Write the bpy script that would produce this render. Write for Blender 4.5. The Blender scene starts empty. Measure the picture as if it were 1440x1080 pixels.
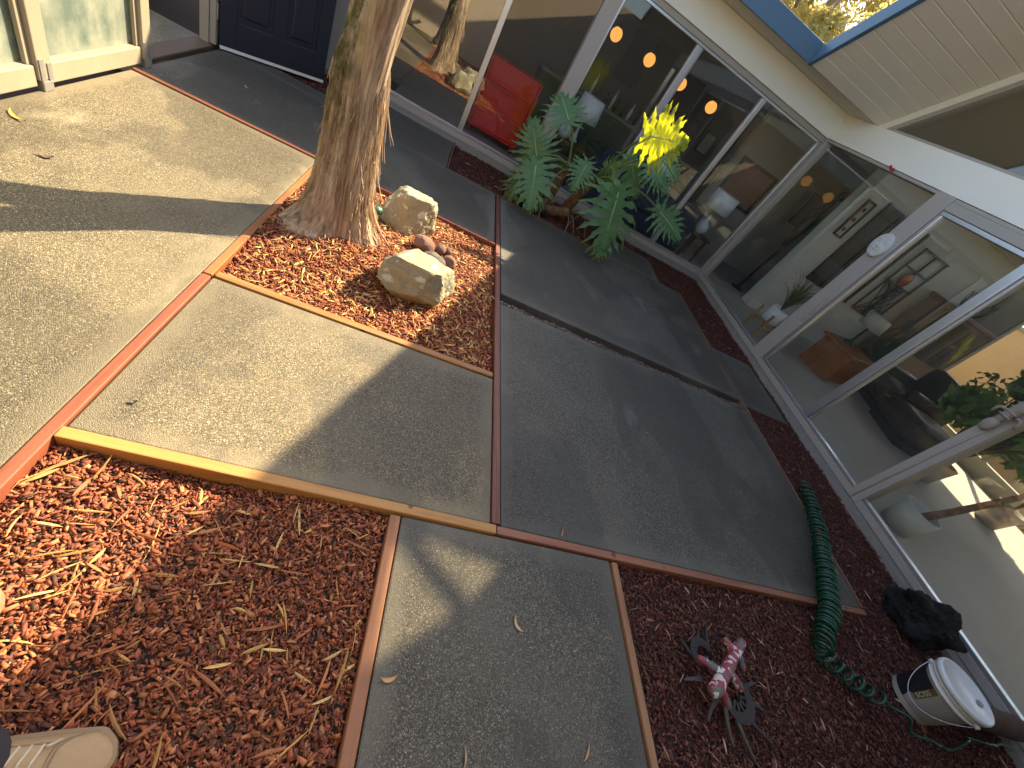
import bpy, bmesh, math, random
import numpy as np
from mathutils import Vector, Matrix, noise

# ------------------------------------------------------------------ camera, sky, sun, exposure
scene = bpy.context.scene
COL = scene.collection
random.seed(7); rng = np.random.default_rng(11)
CAM_Z = 1.4
right = Vector((0.88299049, -0.02162498, 0.46889248))
down = Vector((0.3224803, -0.69792055, -0.63946334))
fwd = Vector((0.34107808, 0.71584863, -0.60928358))
cam_data = bpy.data.cameras.new('camera'); cam_data.sensor_width = 36.0; cam_data.lens = 576.144 / 1440 * 36
cam_data.clip_start = 0.02; cam_data.clip_end = 800
cam = bpy.data.objects.new('camera', cam_data); COL.objects.link(cam)
cm = Matrix((right, -down, -fwd)).transposed().to_4x4(); cm.translation = (0, 0, CAM_Z)
cam.matrix_world = cm
scene.camera = cam

KX, KY = 0.832, 0.69                      # horizontal run of the sun per metre of height
sun_vec = Vector((KX, KY, 1)).normalized()
elev = math.asin(sun_vec.z); azim = math.atan2(KX, KY)
world = bpy.data.worlds.new('World'); scene.world = world; world.use_nodes = True
wn = world.node_tree; wn.nodes.clear()
sky = wn.nodes.new('ShaderNodeTexSky'); sky.sky_type = 'NISHITA'; sky.sun_disc = False
sky.sun_elevation = elev; sky.sun_rotation = azim; sky.air_density = 1.0; sky.dust_density = 2.0; sky.ozone_density = 1.0
bg = wn.nodes.new('ShaderNodeBackground'); bg.inputs['Strength'].default_value = 0.145
wo = wn.nodes.new('ShaderNodeOutputWorld')
wn.links.new(sky.outputs[0], bg.inputs[0]); wn.links.new(bg.outputs[0], wo.inputs[0])
sd = bpy.data.lights.new('sun', 'SUN'); sd.energy = 5.0; sd.angle = math.radians(0.6); sd.color = (1.0, 0.81, 0.52)
sun = bpy.data.objects.new('sun', sd); COL.objects.link(sun)
sun.rotation_euler = sun_vec.to_track_quat('Z', 'Y').to_euler(); sun.location = (20, 18, 30)
scene.view_settings.view_transform = 'Standard'; scene.view_settings.look = 'None'
scene.view_settings.exposure = 1.68; scene.view_settings.gamma = 1.0; scene.view_settings.use_curve_mapping = False
scene.cycles.max_bounces = 10; scene.cycles.transparent_max_bounces = 24; scene.cycles.diffuse_bounces = 5
scene.cycles.glossy_bounces = 4; scene.cycles.caustics_reflective = False; scene.cycles.caustics_refractive = False
scene.cycles.use_denoising = True; scene.cycles.sample_clamp_indirect = 6.0

# ------------------------------------------------------------------ helpers
def tag(o, label=None, cat=None, group=None, kind=None):
    if label: o['label'] = label
    if cat: o['category'] = cat
    if group: o['group'] = group
    if kind: o['kind'] = kind
    return o
def empty(name, loc, label=None, cat=None, group=None, kind=None):
    o = bpy.data.objects.new(name, None); COL.objects.link(o); o.location = loc; o.empty_display_size = .1
    o.matrix_world = Matrix.Translation(loc)
    return tag(o, label, cat, group, kind)
def link(o, parent=None):
    COL.objects.link(o)
    if parent is not None:
        o.parent = parent
        w = Matrix.Identity(4); p = parent
        chain = []
        while p is not None: chain.append(p); p = p.parent
        for p in reversed(chain): w = w @ p.matrix_parent_inverse @ Matrix.Translation(p.location)
        o.matrix_parent_inverse = w.inverted()
    return o
def mesh(name, vf, mat, parent=None, smooth=False):
    v, f = vf
    me = bpy.data.meshes.new(name); me.from_pydata([tuple(p) for p in v], [], f); me.update()
    if mat is not None: me.materials.append(mat)
    if smooth:
        me.polygons.foreach_set('use_smooth', [True] * len(me.polygons))
    o = bpy.data.objects.new(name, me)
    return link(o, parent)
def boxvf(x0, x1, y0, y1, z0, z1):
    v = [(x0,y0,z0),(x1,y0,z0),(x1,y1,z0),(x0,y1,z0),(x0,y0,z1),(x1,y0,z1),(x1,y1,z1),(x0,y1,z1)]
    return v, [(3,2,1,0),(4,5,6,7),(0,1,5,4),(1,2,6,5),(2,3,7,6),(3,0,4,7)]
def join(*parts):
    V, F = [], []
    for v, f in parts:
        n = len(V); V += [tuple(p) for p in v]; F += [tuple(i + n for i in q) for q in f]
    return V, F
def xf(vf, m):
    return [tuple(m @ Vector(p)) for p in vf[0]], vf[1]
def bevelled(vf, w, seg=2):
    bm = bmesh.new(); vs = [bm.verts.new(p) for p in vf[0]]
    for f in vf[1]:
        try: bm.faces.new([vs[i] for i in f])
        except ValueError: pass
    bmesh.ops.bevel(bm, geom=list(bm.edges), offset=w, segments=seg, affect='EDGES', profile=.5)
    bm.verts.index_update()
    r = ([tuple(v.co) for v in bm.verts], [tuple(v.index for v in f.verts) for f in bm.faces]); bm.free()
    return r
def box(name, x0, x1, y0, y1, z0, z1, mat, parent=None, bev=0.0, seg=2):
    vf = boxvf(x0, x1, y0, y1, z0, z1)
    if bev: vf = bevelled(vf, bev, seg)
    return mesh(name, vf, mat, parent)
def rbox(cx, cy, rz, x0, x1, y0, y1, z0, z1, bev=0.0, seg=2):
    vf = boxvf(x0, x1, y0, y1, z0, z1)
    if bev: vf = bevelled(vf, bev, seg)
    return xf(vf, Matrix.Translation((cx, cy, 0)) @ Matrix.Rotation(rz, 4, 'Z'))
def tube(path, radii, sides=8, caps=True):
    path = [Vector(p) for p in path]; n = len(path)
    if not hasattr(radii, '__len__'): radii = [radii] * n
    V, F = [], []; ref = None
    for i, p in enumerate(path):
        t = (path[min(i+1, n-1)] - path[max(i-1, 0)])
        t = t.normalized() if t.length > 1e-9 else Vector((0,0,1))
        if ref is None:
            ref = Vector((0,0,1)) if abs(t.z) < .9 else Vector((1,0,0))
        a = (ref - t * ref.dot(t)).normalized(); b = t.cross(a); ref = a
        for k in range(sides):
            an = 2 * math.pi * k / sides
            V.append(tuple(p + (a * math.cos(an) + b * math.sin(an)) * radii[i]))
    for i in range(n - 1):
        for k in range(sides):
            k2 = (k + 1) % sides
            F.append((i*sides+k, i*sides+k2, (i+1)*sides+k2, (i+1)*sides+k))
    if caps:
        F.append(tuple(range(sides-1, -1, -1))); F.append(tuple((n-1)*sides + k for k in range(sides)))
    return V, F
def lathe(profile, loc=(0,0,0), seg=32, sx=1.0, sy=1.0):
    V, F = [], []
    for r, z in profile:
        for k in range(seg):
            a = 2*math.pi*k/seg; V.append((loc[0] + r*math.cos(a)*sx, loc[1] + r*math.sin(a)*sy, loc[2] + z))
    for i in range(len(profile)-1):
        for k in range(seg):
            k2 = (k+1) % seg; F.append((i*seg+k, i*seg+k2, (i+1)*seg+k2, (i+1)*seg+k))
    F.append(tuple(range(seg-1, -1, -1))); F.append(tuple((len(profile)-1)*seg + k for k in range(seg)))
    return V, F
def bez(a, b, c, n=12):
    a, b, c = Vector(a), Vector(b), Vector(c)
    return [a*(1-t)**2 + b*2*t*(1-t) + c*t*t for t in [i/(n-1) for i in range(n)]]
def catmull(pts, n=8):
    pts = [Vector(p) for p in pts]; P = [pts[0]*2-pts[1]] + pts + [pts[-1]*2-pts[-2]]; out = []
    for i in range(1, len(P)-2):
        for k in range(n):
            t = k/n; p0,p1,p2,p3 = P[i-1],P[i],P[i+1],P[i+2]
            out.append(.5*((2*p1)+(-p0+p2)*t+(2*p0-5*p1+4*p2-p3)*t*t+(-p0+3*p1-3*p2+p3)*t**3))
    out.append(pts[-1]); return out
def icovf(sub):
    bm = bmesh.new(); bmesh.ops.create_icosphere(bm, subdivisions=sub, radius=1)
    bm.verts.index_update()
    r = ([tuple(v.co) for v in bm.verts], [tuple(v.index for v in f.verts) for f in bm.faces]); bm.free(); return r

# ------------------------------------------------------------------ materials
class NT:
    def __init__(s, name):
        s.m = bpy.data.materials.new(name); s.m.use_nodes = True; s.t = s.m.node_tree; s.t.nodes.clear()
        s.out = s.n('ShaderNodeOutputMaterial')
    def n(s, typ, **kw):
        x = s.t.nodes.new(typ)
        for k, v in kw.items(): setattr(x, k, v)
        return x
    def l(s, a, b): s.t.links.new(a, b)
    def noise(s, vec, scale, detail=4, rough=.55, dim='3D'):
        x = s.n('ShaderNodeTexNoise'); x.inputs['Scale'].default_value = scale; x.inputs['Detail'].default_value = detail
        x.inputs['Roughness'].default_value = rough
        if vec is not None: s.l(vec, x.inputs['Vector'])
        return x.outputs['Fac']
    def ramp(s, fac, stops):
        r = s.n('ShaderNodeValToRGB'); e = r.color_ramp.elements
        while len(e) < len(stops): e.new(.5)
        for i, (p, c) in enumerate(stops):
            e[i].position = p; e[i].color = (c if hasattr(c, '__len__') else (c, c, c)) + ((1,) if not hasattr(c, '__len__') or len(c) == 3 else ()) if hasattr(c, '__len__') else (c, c, c, 1)
        s.l(fac, r.inputs[0]); return r.outputs[0]
    def mix(s, fac, a, b, mode='MIX'):
        x = s.n('ShaderNodeMix', data_type='RGBA', blend_type=mode)
        for idx, val in ((0, fac), (6, a), (7, b)):
            sock = x.inputs[idx]
            if hasattr(val, 'is_output'): s.l(val, sock)
            elif hasattr(val, '__len__'): sock.default_value = tuple(val) + ((1,) if len(val) == 3 else ())
            else: sock.default_value = val if idx == 0 else (val, val, val, 1)
        return x.outputs[2]
    def math(s, op, a, b=0.0):
        x = s.n('ShaderNodeMath', operation=op)
        for sock, val in ((x.inputs[0], a), (x.inputs[1], b)):
            if hasattr(val, 'is_output'): s.l(val, sock)
            else: sock.default_value = val
        return x.outputs[0]
    def mapping(s, vec, scale):
        x = s.n('ShaderNodeMapping'); x.inputs['Scale'].default_value = scale; s.l(vec, x.inputs[0]); return x.outputs[0]
    def obj(s): return s.n('ShaderNodeTexCoord').outputs['Object']
    def bump(s, h, strength, dist=.005, normal=None):
        b = s.n('ShaderNodeBump'); b.inputs['Strength'].default_value = strength; b.inputs['Distance'].default_value = dist
        s.l(h, b.inputs['Height'])
        if normal is not None: s.l(normal, b.inputs['Normal'])
        return b.outputs[0]
    def bsdf(s, col, rough=.6, bump=None, spec=.5, metal=0.0, **kw):
        p = s.n('ShaderNodeBsdfPrincipled')
        for sock, val in ((p.inputs['Base Color'], col), (p.inputs['Roughness'], rough)):
            if hasattr(val, 'is_output'): s.l(val, sock)
            elif hasattr(val, '__len__'): sock.default_value = tuple(val) + ((1,) if len(val) == 3 else ())
            else: sock.default_value = val
        p.inputs['Specular IOR Level'].default_value = spec; p.inputs['Metallic'].default_value = metal
        for k, v in kw.items(): p.inputs[k].default_value = v
        if bump is not None: s.l(bump, p.inputs['Normal'])
        s.l(p.outputs[0], s.out.inputs[0]); return p
def paint(name, col, rough=.5, var=.18, scale=6.0, bump=.1, bscale=60.0, metal=0.0, spec=.5, stretch=(1,1,1)):
    n = NT(name); v = n.mapping(n.obj(), stretch)
    f = n.noise(v, scale, 5, .6)
    c = n.mix(f, tuple(x*(1-var) for x in col), tuple(min(1, x*(1+var)) for x in col))
    f2 = n.noise(v, scale*7, 3, .6); c = n.mix(.3, c, n.mix(f2, tuple(x*(1-var*1.5) for x in col), tuple(min(1, x*(1+var)) for x in col)))
    b = n.bump(n.noise(v, bscale, 4, .6), bump, .004)
    r = n.math('ADD', n.math('MULTIPLY', f2, .2), rough - .1)
    n.bsdf(c, r, b, spec, metal); return n.m
def grain(name, stops, scale, rough=.55, axis=1, bump=.3, objcol=False):
    n = NT(name); st = [9, 9, 9]; st[axis] = .7
    v = n.mapping(n.obj(), tuple(st)); w = n.noise(v, scale, 6, .65)
    c = n.ramp(w, stops)
    if objcol:
        oi = n.n('ShaderNodeObjectInfo'); c = n.mix(1.0, c, oi.outputs['Color'], 'MULTIPLY')
    big = n.noise(n.obj(), 3.1, 4, .6); c = n.mix(n.math('MULTIPLY', big, .45), c, n.mix(1.0, c, (.45, .36, .33), 'MULTIPLY'))
    k = n.n('ShaderNodeTexVoronoi'); k.inputs['Scale'].default_value = 5.0; n.l(n.mapping(n.obj(), (1.6, 1.6, 1.6)), k.inputs['Vector'])
    kk = n.ramp(k.outputs['Distance'], [(0.0, .25), (.09, .35), (.13, 1.0)]); c = n.mix(1.0, c, kk, 'MULTIPLY')
    n.bsdf(c, rough, n.bump(w, bump, .003)); return n.m

def concrete_mat():
    n = NT('exposed_aggregate_concrete'); v = n.obj()
    vo = n.n('ShaderNodeTexVoronoi'); vo.inputs['Scale'].default_value = 285.0; n.l(v, vo.inputs['Vector'])
    vo.inputs['Randomness'].default_value = 1.0
    sep = n.n('ShaderNodeSeparateColor'); n.l(vo.outputs['Color'], sep.inputs[0])
    peb = n.ramp(sep.outputs[0], [(0.0, (.075, .07, .058)), (.35, (.125, .117, .094)), (.76, (.185, .172, .138)), (.94, (.27, .25, .20)), (1.0, (.46, .43, .36))])
    gap = n.ramp(vo.outputs['Distance'], [(.25, 1.0), (.62, .45)])
    c = n.mix(1.0, peb, gap, 'MULTIPLY')
    c = n.mix(1.0, c, (1.28, 1.28, 1.28), 'MULTIPLY')
    # worn, cement-rich areas where the stones are hidden
    n1 = n.noise(v, 1.7, 5, .6); wear = n.ramp(n1, [(.44, 0.0), (.70, .55)])
    fine = n.noise(v, 220, 2, .6)
    cem = n.mix(fine, (.125, .117, .095), (.215, .2, .165))
    c = n.mix(wear, c, cem)
    # smoother trowelled margin along the edges of every slab
    def prop(k):
        q = n.n('ShaderNodeAttribute', attribute_name=k); q.attribute_type = 'OBJECT'; return q.outputs['Fac']
    xyz = n.n('ShaderNodeSeparateXYZ'); n.l(v, xyz.inputs[0])
    ex = n.math('SUBTRACT', prop('slab_hx'), n.math('ABSOLUTE', n.math('SUBTRACT', xyz.outputs['X'], prop('slab_cx'))))
    ey = n.math('SUBTRACT', prop('slab_hy'), n.math('ABSOLUTE', n.math('SUBTRACT', xyz.outputs['Y'], prop('slab_cy'))))
    ed_ = n.math('ADD', n.math('MINIMUM', ex, ey), n.math('MULTIPLY', n.math('SUBTRACT', n.noise(v, 4.5, 5, .65), .5), .16))
    c = n.mix(n.ramp(ed_, [(0.0, .75), (.035, .55), (.085, 0.0)]), c, n.mix(fine, (.15, .14, .115), (.24, .225, .185)))
    # damp staining with crisp edges
    n2 = n.noise(n.mapping(v, (1.0, .75, 1.0)), 1.05, 7, .55)
    damp = n.ramp(n2, [(.47, 0.0), (.50, .85), (.60, 1.0)])
    c = n.mix(n.math('MULTIPLY', damp, .62), c, n.mix(1.0, c, (.44, .46, .48), 'MULTIPLY'))
    n3 = n.noise(v, 5.2, 6, .65); c = n.mix(n.ramp(n3, [(.3, .0), (.75, .28)]), c, n.mix(1.0, c, (.55, .53, .5), 'MULTIPLY'))
    # pale scuffs
    n4 = n.noise(n.mapping(v, (2.2, .8, 1)), 2.3, 4, .5); c = n.mix(n.ramp(n4, [(.66, 0.0), (.76, .35)]), c, (.30, .29, .26))
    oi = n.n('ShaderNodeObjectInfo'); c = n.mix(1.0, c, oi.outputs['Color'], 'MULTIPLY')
    h = n.math('SUBTRACT', 1.0, vo.outputs['Distance'])
    h2 = n.math('MULTIPLY', h, n.math('SUBTRACT', 1.0, n.math('MULTIPLY', wear, .8)))
    b = n.bump(h2, .55, .004); b = n.bump(fine, .15, .002, b)
    r = n.math('SUBTRACT', .74, n.math('MULTIPLY', damp, .22))
    n.bsdf(c, r, b, .45); return n.m
CONC = concrete_mat()

def chip_mat(name, rough=.75):
    n = NT(name); a = n.n('ShaderNodeAttribute', attribute_name='col')
    f = n.noise(n.mapping(n.obj(), (1, 1, 1)), 130, 3, .6)
    c = n.mix(1.0, a.outputs['Color'], n.mix(f, (.6, .57, .55), (1.25, 1.2, 1.15)), 'MULTIPLY')
    n.bsdf(c, rough, n.bump(f, .35, .002), .35); return n.m
CHIP = chip_mat('bark_chips'); STRAW = chip_mat('straw', .6)
WOOD = grain('redwood_board', [(.25, (.50, .40, .34)), (.5, (.95, .9, .86)), (.75, (1.15, 1.1, 1.05))], 3.0, .6, 1, .35, True)
WOODX = grain('redwood_board_crosswise', [(.25, (.50, .40, .34)), (.5, (.95, .9, .86)), (.75, (1.15, 1.1, 1.05))], 3.0, .6, 0, .35, True)
SOIL = paint('dark_soil', (.045, .026, .018), .9, .4, 25, .6, 80)
WHITE = paint('cream_painted_beam', (.86, .84, .76), .55, .04, 2.0, .05, 40)
TRIMW = paint('cream_trim', (.82, .77, .64), .5, .05, 4, .05, 60)
TAUPE = paint('taupe_painted_frame', (.40, .36, .32), .5, .06, 5, .06, 60, stretch=(1,1,.3))
ALU = paint('brushed_aluminium', (.62, .63, .65), .34, .08, 8, .03, 120, metal=.85)
PLANK = paint('tan_ceiling_plank', (.80, .74, .63), .6, .06, 3, .06, 30, stretch=(.3, 3, 3))
BLUE = paint('slate_blue_paint', (.085, .155, .235), .45, .08, 4, .05, 50)
NAVY = paint('navy_door_paint', (.019, .024, .037), .38, .12, 5, .05, 50)
CREAMW = paint('weathered_cream_timber', (.33, .285, .205), .6, .22, 9, .25, 50, stretch=(1,1,.4))
STUCCO = paint('beige_wall', (.48, .40, .29), .8, .06, 4, .2, 120)
STEEL = paint('galvanised_steel', (.5, .5, .5), .4, .2, 30, .1, 120, metal=.8)
GREYCONC = paint('rough_foundation_concrete', (.30, .275, .235), .85, .25, 14, .8, 50)
DARKW = paint('dark_brown_wall', (.13, .088, .055), .6, .2, 3, .1, 30, stretch=(.4, 3, 3))
GREYW = paint('grey_interior_wall', (.42, .395, .34), .8, .05, 3, .05, 60)
PALEW = paint('pale_interior_wall', (.60, .60, .55), .8, .04, 3, .05, 60)
CARPET = paint('grey_interior_floor', (.42, .40, .36), .7, .07, 5, .2, 200)
INCEIL = paint('brown_interior_ceiling', (.28, .225, .16), .6, .1, 3, .05, 40, stretch=(.3, 4, 4))
INCEILP = paint('cream_interior_ceiling', (.50, .46, .37), .7, .05, 3, .05, 40)
def glass_mat(name, tint=(.93, .95, .94), ior=1.5):
    n = NT(name); g = n.n('ShaderNodeNewGeometry')
    io = n.n('ShaderNodeMix', data_type='FLOAT'); n.l(g.outputs['Backfacing'], io.inputs[0]); io.inputs[2].default_value = ior; io.inputs[3].default_value = 1/ior
    fr = n.n('ShaderNodeFresnel'); n.l(io.outputs[0], fr.inputs[0])
    tr = n.n('ShaderNodeBsdfTransparent'); tr.inputs[0].default_value = tint + (1,)
    gl = n.n('ShaderNodeBsdfGlossy'); gl.inputs['Roughness'].default_value = 0.0
    mx = n.n('ShaderNodeMixShader'); n.l(fr.outputs[0], mx.inputs[0]); n.l(tr.outputs[0], mx.inputs[1]); n.l(gl.outputs[0], mx.inputs[2])
    df = n.n('ShaderNodeBsdfDiffuse'); df.inputs[0].default_value = (.8, .8, .78, 1); du = n.n('ShaderNodeMixShader')
    n.l(n.ramp(n.noise(n.obj(), 3.0, 6, .6), [(.3, .004), (.7, .014)]), du.inputs[0]); n.l(mx.outputs[0], du.inputs[1]); n.l(df.outputs[0], du.inputs[2])
    n.l(du.outputs[0], n.out.inputs[0]); return n.m
GLASS = glass_mat('window_glass', (.93, .95, .94), 1.62); FILM = glass_mat('reflective_window_glass', (.86, .87, .86), 2.5); FILM2 = glass_mat('lightly_reflective_window_glass', (.93, .93, .93), 1.7)
def frosted_mat():
    n = NT('frosted_glass'); f = n.noise(n.mapping(n.obj(), (1, 1, .7)), 7, 6, .6); f2 = n.noise(n.obj(), 60, 3, .6)
    c = n.mix(n.ramp(f, [(.35, 0.0), (.65, 1.0)]), (.22, .31, .27), (.60, .64, .52)); c = n.mix(n.math('MULTIPLY', f2, .25), c, (.7, .68, .55))
    d = n.n('ShaderNodeBsdfDiffuse'); t = n.n('ShaderNodeBsdfTranslucent'); n.l(c, d.inputs[0]); n.l(c, t.inputs[0])
    g = n.n('ShaderNodeBsdfGlossy'); g.inputs['Roughness'].default_value = .18
    m1 = n.n('ShaderNodeMixShader'); m1.inputs[0].default_value = .55; n.l(d.outputs[0], m1.inputs[1]); n.l(t.outputs[0], m1.inputs[2])
    m2 = n.n('ShaderNodeMixShader'); m2.inputs[0].default_value = .10; n.l(m1.outputs[0], m2.inputs[1]); n.l(g.outputs[0], m2.inputs[2])
    n.l(m2.outputs[0], n.out.inputs[0]); return n.m
FROST = frosted_mat()
def leaf_mat(name, c1, c2, trans, rough=.4, tw=.35, scale=9):
    n = NT(name); f = n.noise(n.obj(), scale, 4, .6); c = n.mix(f, c1, c2)
    p = n.n('ShaderNodeBsdfPrincipled'); n.l(c, p.inputs['Base Color']); p.inputs['Roughness'].default_value = rough
    n.l(n.bump(n.noise(n.obj(), 45, 3, .6), .2, .004), p.inputs['Normal'])
    t = n.n('ShaderNodeBsdfTranslucent'); t.inputs[0].default_value = trans + (1,)
    m = n.n('ShaderNodeMixShader'); m.inputs[0].default_value = tw; n.l(p.outputs[0], m.inputs[1]); n.l(t.outputs[0], m.inputs[2])
    n.l(m.outputs[0], n.out.inputs[0]); return n.m
PHILO = leaf_mat('philodendron_leaf', (.055, .155, .058), (.14, .30, .125), (.70, .74, .015), .30, .36)
SUNLEAF = leaf_mat('backlit_yellow_leaf', (.20, .26, .02), (.30, .36, .03), (.78, .80, .01), .35, .58)  # leaf colour brightened and yellowed to carry the sun shining through it
PHILO_O = leaf_mat('olive_philodendron_leaf', (.07, .10, .02), (.12, .16, .035), (.35, .42, .03), .45, .35)
CROWN = leaf_mat('tree_foliage', (.30, .28, .10), (.52, .44, .17), (.80, .70, .26), .6, .45, .8)
SHRUB = leaf_mat('shrub_foliage', (.03, .06, .012), (.08, .13, .03), (.2, .28, .04), .45, .3, 3)
STEMG = paint('green_petiole', (.16, .22, .06), .45, .2, 20, .05, 60)
def emit(name, col, s):
    n = NT(name); e = n.n('ShaderNodeEmission'); e.inputs[0].default_value = col + (1,); e.inputs[1].default_value = s
    n.l(e.outputs[0], n.out.inputs[0]); return n.m

# ------------------------------------------------------------------ ground and paving
ground = mesh('ground', ([(-150,-150,-.13),(150,-150,-.13),(150,150,-.13),(-150,150,-.13)], [(0,1,2,3)]), SOIL); tag(ground, kind='structure')
patio = empty('patio', (0, 0, 0), kind='structure')
DRY_SUN, MID, WET_SHADE = (1.34, 1.20, .94, 1), (.88, .87, .83, 1), (.74, .74, .72, 1)     # slab colours: sunlit dry ones lightened, shaded damp ones darkened
def slab(x0, x1, y0, y1, z=0.0, tone=WET_SHADE):
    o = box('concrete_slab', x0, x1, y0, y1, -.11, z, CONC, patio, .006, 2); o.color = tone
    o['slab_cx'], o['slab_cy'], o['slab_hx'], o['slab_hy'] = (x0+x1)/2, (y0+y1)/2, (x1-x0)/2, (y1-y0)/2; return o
slab(-1.84, -.736, -.55, 3.215, 0.0, DRY_SUN); slab(-.692, .665, .787, 1.630, 0.0, DRY_SUN); slab(.309, 1.248, -.55, .740, 0.0, MID)
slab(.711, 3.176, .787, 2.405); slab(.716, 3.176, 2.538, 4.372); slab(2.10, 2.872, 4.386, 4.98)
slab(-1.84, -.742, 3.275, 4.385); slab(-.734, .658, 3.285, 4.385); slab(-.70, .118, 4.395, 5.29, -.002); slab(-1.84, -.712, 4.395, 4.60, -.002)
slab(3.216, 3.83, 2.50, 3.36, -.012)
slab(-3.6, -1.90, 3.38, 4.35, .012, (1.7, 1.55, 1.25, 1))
def rough_strip(name, x0, x1, y0, y1, z, along, parent):
    V, F = [], []; n = 90
    for i in range(n + 1):
        t = i / n; e = noise.noise(Vector((t*23, 3.1, along))) * .035 + noise.noise(Vector((t*90, 7.7, along))) * .02
        if along == 0: pts = [(x0 + (x1-x0)*t, y0 + e, -.11), (x0 + (x1-x0)*t, y0 + e + .004, z), (x0 + (x1-x0)*t, y1, z)]
        else: pts = [(x0 + e, y0 + (y1-y0)*t, -.11), (x0 + e + .004, y0 + (y1-y0)*t, z), (x1, y0 + (y1-y0)*t, z)]
        V += pts
    for i in range(n):
        for k in range(2): F.append((i*3+k, (i+1)*3+k, (i+1)*3+k+1, i*3+k+1))
    return mesh(name, (V, F), GREYCONC, parent)
rough_strip('foundation_edge', -1.9, 4.02, 5.315, 5.46, .012, 0, patio)
rough_strip('foundation_edge', 3.93, 4.06, -.55, 5.315, .010, 1, patio)
box('slot_bottom', .716, 3.176, 2.40, 2.545, -.128, -.100, SOIL, patio)

# edging boards: one thing each
def board(x0, x1, y0, y1, top, col, label, h=.09):
    m = WOODX if (x1-x0) > (y1-y0) else WOOD
    o = box('edging_board', x0, x1, y0, y1, top-h, top, m, None, .004, 2); o.color = (col[0]*.60, col[1]*.56, col[2]*.52, 1)
    return tag(o, label, 'board', 'redwood boards edging the slabs')
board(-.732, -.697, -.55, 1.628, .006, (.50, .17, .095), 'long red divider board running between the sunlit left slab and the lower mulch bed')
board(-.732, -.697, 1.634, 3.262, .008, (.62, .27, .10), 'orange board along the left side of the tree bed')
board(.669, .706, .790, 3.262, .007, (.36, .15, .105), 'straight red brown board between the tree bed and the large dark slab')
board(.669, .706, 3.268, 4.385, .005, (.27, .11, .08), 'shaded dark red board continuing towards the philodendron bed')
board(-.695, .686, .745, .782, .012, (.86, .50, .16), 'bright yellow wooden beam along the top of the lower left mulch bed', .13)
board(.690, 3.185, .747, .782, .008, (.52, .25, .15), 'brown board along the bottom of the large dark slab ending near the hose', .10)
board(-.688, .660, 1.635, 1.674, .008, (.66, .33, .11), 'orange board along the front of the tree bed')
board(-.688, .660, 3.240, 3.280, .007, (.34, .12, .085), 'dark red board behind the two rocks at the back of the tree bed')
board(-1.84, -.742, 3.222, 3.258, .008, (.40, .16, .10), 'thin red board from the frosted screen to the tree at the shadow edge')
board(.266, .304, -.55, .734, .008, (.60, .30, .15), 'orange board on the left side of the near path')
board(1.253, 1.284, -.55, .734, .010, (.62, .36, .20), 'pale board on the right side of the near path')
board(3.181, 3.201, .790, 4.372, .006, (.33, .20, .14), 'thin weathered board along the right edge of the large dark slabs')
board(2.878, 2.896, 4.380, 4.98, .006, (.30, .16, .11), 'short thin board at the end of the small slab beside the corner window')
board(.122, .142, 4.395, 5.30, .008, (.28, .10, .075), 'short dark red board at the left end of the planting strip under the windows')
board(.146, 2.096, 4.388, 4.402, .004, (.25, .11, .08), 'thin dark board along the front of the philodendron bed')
board(3.204, 3.84, 2.470, 2.492, .002, (.26, .13, .10), 'thin dark board below the small slab by the right window wall')

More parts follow.
